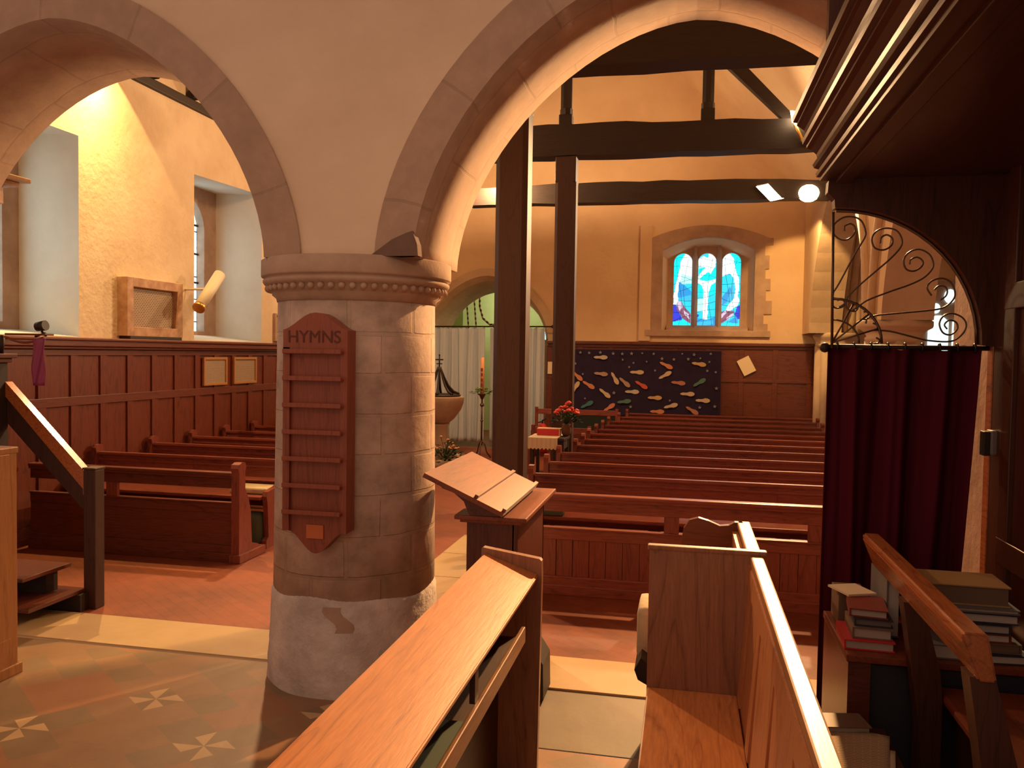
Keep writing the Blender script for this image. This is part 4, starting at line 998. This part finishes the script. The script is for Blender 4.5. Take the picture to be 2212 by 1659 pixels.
dx, dz = bx1-bx0, bz1-bz0; L = math.hypot(dx, dz); nx, nz_ = -dz/L*-1, dx/L
nx, nz_ = (-dz/L), (dx/L)
th = .022
mb.prism([(bx0, bz0), (bx1, bz1), (bx1-nx*th, bz1-nz_*th), (bx0-nx*th, bz0-nz_*th)], 'Y', 3.76, 4.66); brest = obj('book_rest', mb, 'rest', t)
for q in (.62, .965):
    mb = MB(); x, z_ = bx0+dx*q, bz0+dz*q
    mb.prism([(x, z_), (x+dx/L*.018, z_+dz/L*.018), (x+dx/L*.018+nx*.016, z_+dz/L*.018+nz_*.016), (x+nx*.016, z_+nz_*.016)], 'Y', 3.775, 4.645); obj('rest_ledge', mb, 'rest', brest)
for y in (3.84, 4.55):
    mb = MB(); mb.prism([(-1.16, 1.125), (-1.14, 1.09), (-1.08, 1.07), (-1.03, 1.03), (-1.01, .98), (-1.0, .965), (-.86, .965), (-.83, .985), (-.84, 1.0)], 'Y', y, y+.03); obj('bracket', mb, 'woodY', t)

# ------------------------------------------------------------------ choir desk in front (sloping top)
t = thing('choir_desk', 'long orange oak choir desk with sloping top running towards the viewer', 'desk', (-.67, 2.2, 0))
DY0, DY1 = .35, 3.27
mb = MB(); mb.prism([(-.785, .932), (-.562, .857), (-.566, .836), (-.789, .911)], 'Y', DY0, DY1); bmesh.ops.bevel(mb.bm, geom=mb.bm.edges[:], offset=.004, segments=2, affect='EDGES'); obj('sloping_top', mb, 'desk', t)
mb = MB(); mb.prism([(-.80, .0), (-.555, .0), (-.548, .85), (-.550, .912), (-.558, .920), (-.793, .953), (-.80, .948)], 'Y', DY1, DY1+.035); obj('end_board', mb, 'end', t)
mb = MB(); mb.box(-.80, -.775, DY0, DY1, .02, .90); obj('front_panel', mb, 'deskD', t)
mb = MB(); mb.box(-.74, -.72, DY0, DY1, .02, .62); obj('inner_panel', mb, 'deskD', t)
mb = MB(); mb.box(-.775, -.575, DY0, 3.05, .655, .672); obj('book_shelf', mb, 'deskD', t)
mb = MB()
for k, (x, z0, z1) in enumerate(((-.585, .655, .715), (-.595, .635, .66), (-.61, .61, .64))): mb.box(x, x+.016, DY0, 3.05-k*.03, z0, z1, .004)
obj('shelf_lip', mb, 'lip', t)
mb = MB(); mb.box(-.60, -.583, 2.33, 2.37, .715, .84); obj('shelf_divider', mb, 'deskD', t)
def book(name, lab, c, sx, sy, sz, cov, pg='pages', rz=0, group=None, spine='-x', tilt=0):
    """closed book lying flat: covers, spine and page block"""
    t = thing(name, lab, 'book', c, group); t.rotation_euler = (tilt, 0, rz)
    old = t.location.copy(); t.location = (0, 0, 0)
    mb = MB(); e = .004
    mb.box(-sx/2, sx/2, -sy/2, sy/2, 0, e); mb.box(-sx/2, sx/2, -sy/2, sy/2, sz-e, sz)
    if spine == '-x': mb.box(-sx/2, -sx/2+e, -sy/2, sy/2, 0, sz)
    elif spine == '+x': mb.box(sx/2-e, sx/2, -sy/2, sy/2, 0, sz)
    elif spine == '-y': mb.box(-sx/2, sx/2, -sy/2, -sy/2+e, 0, sz)
    else: mb.box(-sx/2, sx/2, sy/2-e, sy/2, 0, sz)
    obj('cover', mb, cov, t)
    mb = MB(); mb.box(-sx/2+.006, sx/2-.006, -sy/2+.006, sy/2-.006, e, sz-e); obj('pages', mb, pg, t)
    t.location = old; return t
book('hymn_book', 'pale-edged book lying in the shelf under the near end of the choir desk', (-.66, 1.98, .672), .14, .50, .035, 'green', 'pages2')

# ------------------------------------------------------------------ choir stall in the middle
t = thing('choir_stall', 'pine choir stall with plank seat and high boarded back beside the aisle floor', 'stall', (.1, 2.3, 0))
SY0, SY1 = .30, 3.30
mb = MB(); mb.box(-.12, .225, SY0, SY1, .405, .43, .006); obj('seat', mb, 'stallY', t)
mb = MB(); mb.box(-.122, .315, SY1, SY1+.03, .10, .985); dv = obj('divider', mb, 'end', t)
mb = MB(); mb.box(-.13, .325, SY1-.004, SY1+.036, .98, 1.0, .006); obj('divider_cap', mb, 'end', dv)
mb = MB(); mb.prism([(.228, .38), (.262, .95), (.290, .95), (.258, .38)], 'Y', SY0, SY1)
obj('back', mb, 'stallZ' if 'stallZ' in M else 'stall', t)
mb = MB()
for y in [SY1-.10-.42*k for k in range(8)]: mb.prism([(.223, .44), (.257, .93), (.27, .93), (.235, .44)], 'Y', y-.05, y+.05)
mb.prism([(.251, .87), (.2565, .945), (.27, .945), (.265, .87)], 'Y', SY0, SY1)
obj('back_framing', mb, 'stall', t)
mb = MB(); mb.box(.262, .310, SY0, SY1-.002, .95, .982, .006); obj('top_rail', mb, 'railw', t)
mb = MB(); mb.box(-.09, -.07, SY0, SY1, .02, .405); obj('seat_front', mb, 'deskD', t)
t = thing('choir_stall', 'further choir stall with curved arm end behind the plain stall divider', 'stall', (.1, 3.6, 0))
mb = MB(); mb.box(-.12, .225, SY1+.03, 3.86, .405, .43, .006); obj('seat', mb, 'stallY', t)
mb = MB(); mb.box(.225, .25, SY1+.03, 3.86, .38, .96); obj('back', mb, 'stall', t)
mb = MB(); mb.box(.246, .302, SY1+.03, 3.89, .975, 1.0, .006); obj('top_rail', mb, 'railw', t)
prof = [(.27, .0), (.27, 1.0), (.235, 1.0), (.21, .985), (.17, .98), (.12, 1.0), (.075, 1.012), (.035, 1.0), (.01, .96), (.0, .90), (.005, .78), (-.03, .66), (-.09, .58), (-.155, .50), (-.175, .44), (-.165, .39), (-.125, .34), (-.12, .0)]
mb = MB(); mb.prism(prof, 'Y', 3.85, 3.885); bmesh.ops.recalc_face_normals(mb.bm, faces=mb.bm.faces[:]); obj('arm_end', mb, 'wood', t)
mb = MB(); mb.prism([(-.12, .02), (-.12, .41), (-.16, .43), (-.175, .47), (-.15, .52), (-.12, .50), (-.09, .42), (-.09, .02)], 'Y', 3.36, 3.85); obj('seat_front', mb, 'black', t)
o = cushion('kneeler', 'cream embroidered kneeler propped on the further choir stall', 'kneeler', (-.13, 3.60, .47), .09, .26, .22, 'cushion')

# newspapers and low shelf right of the stall
t = thing('low_shelf', 'low dark shelf carrying loose newspapers at the bottom right', 'shelf', (.55, 2.6, 0))
mb = MB(); mb.box(.36, .70, 2.2, 3.02, .455, .475, .004); obj('shelf_board', mb, 'deskD', t)
mb = MB(); mb.box(.36, .38, 2.2, 3.02, 0, .455); mb.box(.68, .70, 2.2, 3.02, 0, .455); obj('shelf_side', mb, 'deskD', t)
M['news'] = mat('printed_sheet', (.55, .42, .28), .9); m = M['news']; v = _coord(m, (1, 1, 1), 'UV')
b_ = _n(m, 'ShaderNodeTexBrick'); m.node_tree.links.new(v, b_.inputs['Vector']); b_.inputs['Scale'].default_value = 1
b_.inputs['Brick Width'].default_value = .24; b_.inputs['Row Height'].default_value = .03; b_.inputs['Mortar Size'].default_value = .010; b_.inputs['Mortar Smooth'].default_value = .5
b_.inputs['Color1'].default_value = (.34, .26, .17, 1); b_.inputs['Color2'].default_value = (.40, .30, .2, 1); b_.inputs['Mortar'].default_value = (.62, .48, .32, 1); base(m, b_.outputs['Color'])
def sheet(lab, pts, z, m):
    mb = MB(); n = 10
    def fn(u, v):
        a = Vector(pts[0]).lerp(Vector(pts[1]), u); b = Vector(pts[3]).lerp(Vector(pts[2]), u); p = a.lerp(b, v); return (p.x, p.y, z+.004*math.sin(u*5)*math.sin(v*4))
    mb.grid(fn, n, n); o = obj('newspaper', mb, m, fix=False); md = o.modifiers.new('t', 'SOLIDIFY'); md.thickness = .003
    return prop(o, lab, 'newspaper', 'papers on the low shelf')
def xy(p): return (p.x, p.y, 0)
sheet('large printed newspaper on top of the low shelf at the bottom right', [xy(at(1780, 1700, Z=.50)), xy(at(1920, 1700, Z=.50)), xy(at(1922, 1592, Z=.50)), xy(at(1775, 1560, Z=.50))], .499, 'news')
sheet('plain paler sheet lying under the printed newspaper', [xy(at(1790, 1720, Z=.485)), xy(at(1936, 1720, Z=.485)), xy(at(1934, 1626, Z=.485)), xy(at(1775, 1590, Z=.485))], .487, 'paper')
book('prayer_book', 'dark bound book lying behind the printed newspaper', (.55, 2.96, .476), .16, .11, .04, 'brown', rz=.2)

# ------------------------------------------------------------------ table with books and open bench on the right
t = thing('book_table', 'low red-brown table with books below the crimson curtain', 'table', (.9, 3.35, 0))
mb = MB(); mb.box(.585, 1.21, 3.09, 3.61, .672, .70, .005); obj('table_top', mb, 'seatred', t)
mb = MB(); mb.prism([(3.09, 0), (3.61, 0), (3.61, .672), (3.09, .672)], 'X', .59, .665); obj('side_board', mb, 'wood', t)
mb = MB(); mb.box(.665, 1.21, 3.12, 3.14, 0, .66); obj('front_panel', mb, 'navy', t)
bz = .701
def pile(lst, g):
    z = bz
    for nm, lab, x, y, sx, sy, sz, cov, pg, rz, sp in lst:
        book(nm, lab, (x, y, z), sx, sy, sz, cov, pg, rz, g, sp); z += sz+.001
pile([('hymn_book', 'bright red book at the foot of the left book pile', .675, 3.25, .17, .22, .035, 'redbook', 'pages', -.04, '-x'),
      ('hymn_book', 'grey-brown book second from the bottom of the left pile', .688, 3.26, .135, .20, .04, 'brown', 'pages', -.05, '-x'),
      ('hymn_book', 'dark blue book in the middle of the left pile', .695, 3.27, .13, .19, .028, 'navy', 'grey', -.06, '-x'),
      ('hymn_book', 'maroon book on top of the left pile under the loose papers', .685, 3.28, .13, .19, .030, 'maroon', 'pages', -.12, '-x')], 'books in the left pile')
t = book('ring_binder', 'grey ring file leaning upright behind the left book pile', (.785, 3.44, .705), .05, .27, .215, 'grey', 'pages2')
mb = MB(); mb.box(.60, .72, 3.36, 3.50, .838, .846); o = obj('loose_papers', mb, 'paper'); o.rotation_euler.z = .4; prop(o, 'loose cream papers sticking out on top of the left book pile', 'paper')
mb = MB(); mb.box(.61, .72, 3.42, 3.58, .702, .83, .003); o = obj('paper_stack', mb, 'brown'); prop(o, 'stack of brown folders at the back of the left book pile', 'folders')
pile([('hymn_book', 'lowest pale-edged book of the right pile', 1.07, 3.22, .22, .22, .032, 'navy', 'pages2', .1, '-x'),
      ('hymn_book', 'brown-edged book second from the bottom of the right pile', 1.06, 3.23, .20, .2, .034, 'brown', 'brown', .0, '+x'),
      ('hymn_book', 'third book up in the right pile, pale pages and dark cover', 1.03, 3.23, .19, .2, .030, 'maroon', 'pages2', .02, '+x'),
      ('hymn_book', 'fourth book up in the right pile, with a dark blue cover', 1.03, 3.23, .19, .2, .032, 'navy', 'pages', .0, '+x'),
      ('hymn_book', 'fifth book up in the right pile, with a wide page block', 1.05, 3.24, .21, .2, .034, 'navy', 'pages2', -.02, '-x'),
      ('hymn_book', 'thin grey book just under the big volume on the right pile', 1.03, 3.25, .25, .22, .016, 'grey', 'pages2', .0, '-x'),
      ('large_book', 'large thick orange-brown volume on top of the right pile', 1.0, 3.27, .27, .20, .070, 'tan', 'brown', -.02, '-x')], 'books in the right pile')
book('song_book', 'pale open-edged book between the two book piles', (.90, 3.20, bz), .14, .16, .05, 'grey', 'pages2')
# open backed bench
t = thing('open_bench', 'open-backed oak bench with thick top rail in the right foreground', 'bench', (.9, 2.7, 0))
mb = MB(); mb.prism([(.715, 1.05), (.775, 1.05), (.80, .925), (.755, .925), (.712, 1.03)], 'Y', 2.30, 3.53); bmesh.ops.bevel(mb.bm, geom=mb.bm.edges[:], offset=.006, segments=2, affect='EDGES'); obj('top_rail', mb, 'bench', t)
for y in (2.32, 2.985):
    mb = MB(); mb.prism([(.74, .93), (.802, .93), (.862, .70), (.872, .60), (.872, .0), (.80, .0), (.80, .50), (.775, .70)], 'Y', y, y+.075); obj('upright', mb, 'benchZ', t)
mb = MB(); mb.box(.875, 1.21, 1.6, 3.075, .59, .62, .010); obj('seat', mb, 'seatred', t)
mb = MB(); mb.box(1.16, 1.20, 1.65, 3.03, .0, .59); mb.box(.93, .96, 1.65, 3.03, .30, .59); obj('seat_frame', mb, 'benchZ', t)

# ------------------------------------------------------------------ crimson curtain, iron fan screen, organ case
o = drape('crimson_curtain', 'heavy dark crimson curtain hanging below the iron scrollwork', .605, 1.205, 3.80, .02, 1.80, 3.6, .04, 'curtain', n=150, sway=0)
for v_ in o.data.vertices:
    k = (v_.co.z)/1.78; uu = (v_.co.x+.3)/.6
    v_.co.x -= (1-k)*max(0, uu)*.10
t = thing('curtain_pole', 'dark curtain pole with knob end and rings across the side opening', 'curtain rod', (.9, 3.80, 1.80))
mb = MB(); mb.tube([(.595, 3.80, 1.80), (1.27, 3.80, 1.80)], .010, 8); mb.ball((.59, 3.80, 1.795), .022, 10); obj('pole', mb, 'rod', t)
for k in range(9):
    mb = MB(); x = .64+k*.068; mb.tube([(x, 3.80+.018*math.cos(q*math.pi/5), 1.80+.018*math.sin(q*math.pi/5)) for q in range(11)], .004, 5); obj('ring', mb, 'rod', t)
t = thing('iron_scroll_screen', 'quarter-circle wrought iron screen of fanning scrolls above the crimson curtain', 'iron screen', (.62, 3.79, 1.82))
FXc, FZc, FYc = .615, 1.815, 3.78
def W2(px, py): p = at(px, py, Y=FYc); return (p.x, FYc, p.z)
mb = MB(); mb.tube([W2(1797, 752), W2(1800, 458)], .006, 6); mb.tube([(FXc+.57*math.cos(R(a)), FYc, FZc+.565*math.sin(R(a))) for a in range(0, 91, 6)], .007, 6)
mb.tube([(FXc+.20*math.cos(R(a)), FYc, FZc+.19*math.sin(R(a))) for a in range(0, 91, 10)], .006, 6); mb.tube([(FXc+.11*math.cos(R(a)), FYc, FZc+.10*math.sin(R(a))) for a in range(0, 91, 10)], .004, 6)
for a in (20, 42, 65): mb.tube([(FXc, FYc, FZc), (FXc+.20*math.cos(R(a)), FYc, FZc+.19*math.sin(R(a)))], .004, 6)
obj('frame', mb, 'iron', t)
def cr(px, py): return W2(1740+px/4.148, 400+py/4.148)
scr = [[(235, 980), (300, 880), (440, 620), (530, 470), (535, 400), (500, 320), (430, 285), (340, 290), (260, 350), (250, 430), (310, 485), (380, 485), (440, 430), (440, 370), (400, 345), (350, 370), (350, 410)],
       [(300, 1095), (350, 1060), (380, 1000), (480, 900), (620, 780), (760, 660), (850, 560), (865, 490), (820, 410), (730, 385), (640, 410), (595, 480), (620, 560), (700, 580), (770, 540), (780, 480), (730, 445), (680, 470), (670, 520)],
       [(420, 1125), (470, 1090), (560, 1030), (740, 960), (940, 890), (1060, 830), (1130, 760), (1145, 700), (1110, 620), (1020, 575), (930, 600), (880, 670), (900, 750), (970, 770), (1040, 730), (1050, 680), (1000, 645), (940, 670), (935, 710)],
       [(540, 1240), (560, 1190), (650, 1165), (860, 1145), (1080, 1125), (1230, 1100), (1320, 1030), (1340, 960), (1300, 870), (1220, 835), (1130, 860), (1090, 920), (1130, 990)],
       [(1210, 1030), (1260, 990), (1270, 940), (1240, 905), (1190, 905), (1155, 940)],
       [(600, 1300), (760, 1310), (1000, 1370), (1100, 1392), (1300, 1400), (1400, 1340), (1440, 1260), (1410, 1190), (1320, 1150), (1240, 1170), (1200, 1240), (1230, 1320), (1300, 1340), (1360, 1290), (1350, 1230), (1290, 1210), (1245, 1250), (1270, 1290)],
       [(285, 1035), (320, 1020), (350, 1050), (330, 1090), (270, 1100), (240, 1060), (250, 960)], [(430, 1055), (465, 1060), (465, 1110), (430, 1130), (380, 1110), (360, 1070), (370, 1020)],
       [(520, 1135), (565, 1135), (580, 1170), (550, 1200), (510, 1200)], [(600, 1235), (640, 1255), (630, 1295), (600, 1300)], [(630, 1365), (660, 1385), (650, 1415), (610, 1420)]]
for s_ in scr:
    P_ = [Vector(cr(*q)) for q in s_]; Q = []
    for i in range(len(P_)-1):      # Catmull-Rom
        p0, p1, p2, p3 = P_[max(i-1, 0)], P_[i], P_[i+1], P_[min(i+2, len(P_)-1)]
        for k in range(5):
            u = k/5; Q.append(.5*((2*p1)+(-p0+p2)*u+(2*p0-5*p1+4*p2-p3)*u*u+(-p0+3*p1-3*p2+p3)*u**3))
    Q.append(P_[-1]); mb = MB(); mb.tube(Q, .0038, 6); obj('scroll', mb, 'iron', t)
# organ case: overhanging upper case, bracket with quarter circle, side panels
t = thing('organ_case', 'huge dark oak organ case overhanging the right side with a moulded cornice', 'organ', (1.3, 2.2, 0))
OY0, OY1 = -1.2, 3.74
mb = MB()
corn = [(.56, 2.50), (.540, 2.50), (.538, 2.515), (.525, 2.517), (.522, 2.532), (.536, 2.536), (.536, 2.548), (.515, 2.555), (.508, 2.568), (.520, 2.575), (.528, 2.592), (.522, 2.612), (.500, 2.632), (.482, 2.640), (.482, 2.652), (.466, 2.656), (.462, 2.672), (.474, 2.678), (.480, 2.695), (.470, 2.715), (.450, 2.730), (.440, 2.735), (.440, 2.747), (.424, 2.750), (.420, 2.770), (.436, 2.776), (.436, 2.79), (.50, 2.80), (.60, 2.80), (.60, 2.50)]
mb.prism(corn, 'Y', OY0, OY1); bmesh.ops.recalc_face_normals(mb.bm, faces=mb.bm.faces[:]); obj('cornice', mb, 'organ', t)
mb = MB(); mb.box(.60, 2.4, OY0, OY1, 2.505, 3.4); obj('overhang', mb, 'organ', t)
mb = MB(); mb.box(.66, 2.3, OY0, 3.5, 2.49, 2.506); mb.box(.60, .66, OY0, OY1, 2.485, 2.506, .004); obj('soffit_panel', mb, 'organ', t)
arcp = [(FXc+.575*math.cos(R(a)), FZc+.57*math.sin(R(a))) for a in range(0, 91, 6)]
mb = MB(); mb.prism([(.603, 2.51), (.575, 2.50), (.572, 2.45), (.60, 2.42), (.603, 2.385)] + arcp[::-1] + [(1.27, FZc-.01), (1.27, 2.51)], 'Y', 3.73, 3.80); obj('bracket', mb, 'organZ', t)
mb = MB(); mb.box(1.245, 1.27, 1.0, 3.8, 0, 2.5); obj('side_panel', mb, 'organZ', t)
mb = MB()
for y in (3.55, 2.95, 2.35): mb.box(1.225, 1.247, y-.05, y+.05, 0, 2.5, .004)
mb.box(1.225, 1.247, 1.0, 3.6, .95, 1.05, .004); mb.box(1.225, 1.247, 1.0, 3.6, 1.95, 2.05, .004); obj('panel_framing', mb, 'organZ', t)
mb = MB(); mb.box(1.24, 1.285, 3.76, 3.82, 0, 2.5, .004); obj('corner_post', mb, 'bench', t)
mb = MB(); mb.box(.545, .62, 3.66, 3.72, 2.80, 3.9); mb.box(.62, .80, 3.69, 3.74, 2.80, 3.9); obj('upper_post', mb, 'organZ', t)
# switch box
t = thing('switch_box', 'grey electrical switch box fixed beside the curtain edge on the organ case', 'switch', (1.26, 3.78, 1.38))
mb = MB(); mb.box(1.225, 1.30, 3.69, 3.755, 1.365, 1.465, .006); obj('box_body', mb, 'switch', t)
mb = MB(); mb.box(1.20, 1.226, 3.70, 3.75, 1.36, 1.46, .004); obj('box_side', mb, 'rod', t)

# ------------------------------------------------------------------ lamps at the truss
t = thing('spot_lamp', 'lit brass spot lamp pointing up from the foot of the slanting strut', 'spotlight', (1.08, 9.22, 4.2))
mb = MB(); mb.tube([(1.06, 9.18, 4.20), (1.09, 9.16, 4.30)], [.03, .085], 16); obj('reflector', mb, 'glow', t)
mb = MB(); mb.tube([(1.06, 9.2, 4.20), (1.14, 9.24, 4.05), (1.20, 9.26, 4.03)], .018, 8); mb.box(1.13, 1.24, 9.2, 9.26, 4.02, 4.05); obj('bracket', mb, 'gold', t)
t = thing('flood_lamp', 'tilted square floodlight with glowing face below the farthest beam', 'floodlight', (1.16, 12.35, 4.1))
mb = MB(); c = Vector((1.15, 12.30, 4.14))
q = [at(1632, 405, Y=12.30), at(1662, 393, Y=12.36), at(1704, 428, Y=12.36), at(1664, 434, Y=12.26)]
q = [at(1633, 403, Y=12.3), at(1675, 393, Y=12.42), at(1706, 426, Y=12.42), at(1664, 435, Y=12.3)]
A_ = [tuple(p) for p in q]; B_ = [(p[0]+.03, p[1]+.10, p[2]+.05) for p in A_]
for i in range(4): mb.face([A_[i], A_[(i+1) % 4], B_[(i+1) % 4], B_[i]])
mb.face(B_); obj('housing', mb, 'lampw', t, fix=True)
mb = MB(); mb.face([(p[0]*.98+.02*1.15, p[1]-.004, p[2]*.98+.02*4.14) for p in A_]); obj('glass', mb, 'glow', t, fix=False)
mb = MB(); mb.tube([(1.20, 12.4, 4.15), (1.3, 12.5, 4.10)], .012, 6); obj('bracket', mb, 'lampw', t)
t = thing('spot_lamp', 'very bright glaring lamp at the right end beside the organ case corner', 'spotlight', (1.66, 12.4, 4.07))
mb = MB(); mb.ball((1.645, 12.40, 4.07), .13, 16, (1.15, .8, .95)); obj('bulb_glare', mb, 'glow', t)  # ball oversized and squashed to take in the lamp's glare
mb = MB(); mb.tube([(1.70, 12.46, 4.07), (1.95, 12.5, 4.07)], .03, 8); obj('bracket', mb, 'gold', t)
for (x, y, z_, lab) in ((-3.9, 8.4, 4.42, 'nave lamp'),): pass

# ------------------------------------------------------------------ pulpit at the far left
t = thing('pulpit', 'dark oak pulpit with stair treads, newel post and slanting handrail at the left', 'pulpit', (-4.6, 4.9, 0))
mb = MB(); mb.box(-4.625, -4.50, 4.15, 4.80, .0, 1.66); mb.box(-5.3, -4.50, 4.67, 4.80, .0, 1.66); obj('body', mb, 'black', t)
mb = MB(); mb.box(-4.625, -4.455, 4.12, 4.84, 1.66, 1.69, .004); mb.box(-4.625, -4.48, 4.14, 4.82, 1.63, 1.66, .004); mb.box(-5.35, -4.63, 4.67, 4.84, 1.63, 1.69); obj('ledge', mb, 'woodY', t)
mb = MB(); mb.prism([(-3.80, .78), (-3.87, .90), (-4.50, 1.50), (-4.50, 1.40), (-3.90, .80), (-3.90, .76)], 'Y', 4.78, 4.84); obj('handrail', mb, 'bench', t)
mb = MB(); mb.prism([(-3.87, .80), (-4.50, 1.405), (-4.50, 1.22), (-3.87, .62)], 'Y', 4.795, 4.825); obj('rail_board', mb, 'blackZ', t)
mb = MB(); mb.box(-3.89, -3.80, 4.77, 4.86, 0, .93, .006); mb.box(-3.895, -3.795, 4.765, 4.865, .93, .945, .004); obj('newel_post', mb, 'blackZ', t)
mb = MB(); a_ = at(62, 1316, Z=.14); b_2 = at(195, 1266, Z=.14)
mb.box(-4.60, b_2.x, 4.28, 4.78, .115, .14, .004); obj('tread', mb, 'woodY', t)
mb = MB(); mb.box(-4.60, -3.99, 4.36, 4.78, .275, .30, .004); obj('tread', mb, 'woodY', t)
mb = MB(); mb.box(-4.60, -3.85, 4.69, 4.77, 0, .115); mb.box(-4.60, -4.03, 4.60, 4.70, .14, .275); obj('riser', mb, 'black', t)
# pulpit book rest with cloth and little lamp
t = thing('pulpit_book_rest', 'small curved red-edged book rest on a stem above the pulpit ledge', 'book rest', (-4.5, 4.76, 1.69))
mb = MB(); pts = []
for k in range(13):
    u = k/12; p = at(10+85*u, 727+12*math.sin(math.pi*u)+2*u, Y=4.72); pts.append((p.x, p.y, p.z))
mb.tube(pts, .008, 6); obj('rim', mb, 'seatred', t)
mb = MB(); p0, p1 = at(10, 722, Y=4.72), at(97, 722, Y=4.72); mb.prism([(p0.x, 4.72), (p1.x, 4.72), (p1.x, 4.80), (p0.x, 4.80)], 'Z', 1.815, 1.828); obj('plate', mb, 'seatred', t)
mb = MB(); mb.tube([(-4.51, 4.76, 1.69), (-4.50, 4.76, 1.815)], .015, 8); obj('stem', mb, 'rod', t)
mb = MB(); q = [at(70, 742, Y=4.70), at(97, 742, Y=4.70)]
mb.grid(lambda u, v: (q[0].x+(q[1].x-q[0].x)*u, 4.70+.008*math.sin(u*9+v*7), 1.795-.31*v), 10, 14); o = obj('pulpit_fall', mb, 'purple', fix=False); md = o.modifiers.new('t', 'SOLIDIFY'); md.thickness = .003
prop(o, 'mauve satin cloth strip hanging from the pulpit book rest', 'cloth')
t = thing('reading_lamp', 'small black lamp with round head clamped on the pulpit book rest', 'lamp', (-4.3, 4.74, 1.83))
pl = at(90, 706, Y=4.73); mb = MB(); mb.tube([(pl.x-.035, 4.73, pl.z), (pl.x+.03, 4.73, pl.z+.01)], [.030, .034], 14); obj('lamp_head', mb, 'rod', t)
mb = MB(); mb.tube([(pl.x+.0, 4.73, pl.z-.03), (pl.x+.035, 4.73, pl.z-.06), (pl.x+.02, 4.73, 1.82)], .008, 6); mb.tube([(pl.x-.05, 4.73, pl.z-.065), (pl.x+.03, 4.73, pl.z-.04)], .007, 6); obj('arm', mb, 'rod', t)

# clergy desk at the left edge
t = thing('clergy_desk', 'light pine panelled desk front cut off by the left edge', 'desk', (-3.6, 3.1, 0))
zt = at(60, 966, Y=3.74).z
mb = MB(); mb.box(-3.95, -3.475, 1.4, 3.74, 0.0, zt-.03); obj('body', mb, 'pine', t)
mb = MB(); mb.box(-3.97, -3.455, 1.38, 3.755, zt-.035, zt, .006); obj('top', mb, 'pine', t)
mb = MB(); mb.box(-3.478, -3.458, 3.60, 3.745, .05, zt-.03, .004); mb.box(-3.478, -3.458, 2.62, 2.76, .05, zt-.03, .004); mb.box(-3.478, -3.458, 1.4, 3.7, zt-.17, zt-.035, .004); mb.box(-3.478, -3.458, 1.4, 3.7, .05, .2, .004); obj('framing', mb, 'pine', t)
mb = MB(); mb.box(-3.478, -3.466, 2.84, 3.52, .28, zt-.25, .01); obj('raised_panel', mb, 'pine', t)
mb = MB(); mb.box(-3.96, -3.44, 1.4, 3.76, 0, .055, .006); obj('plinth', mb, 'pine', t)
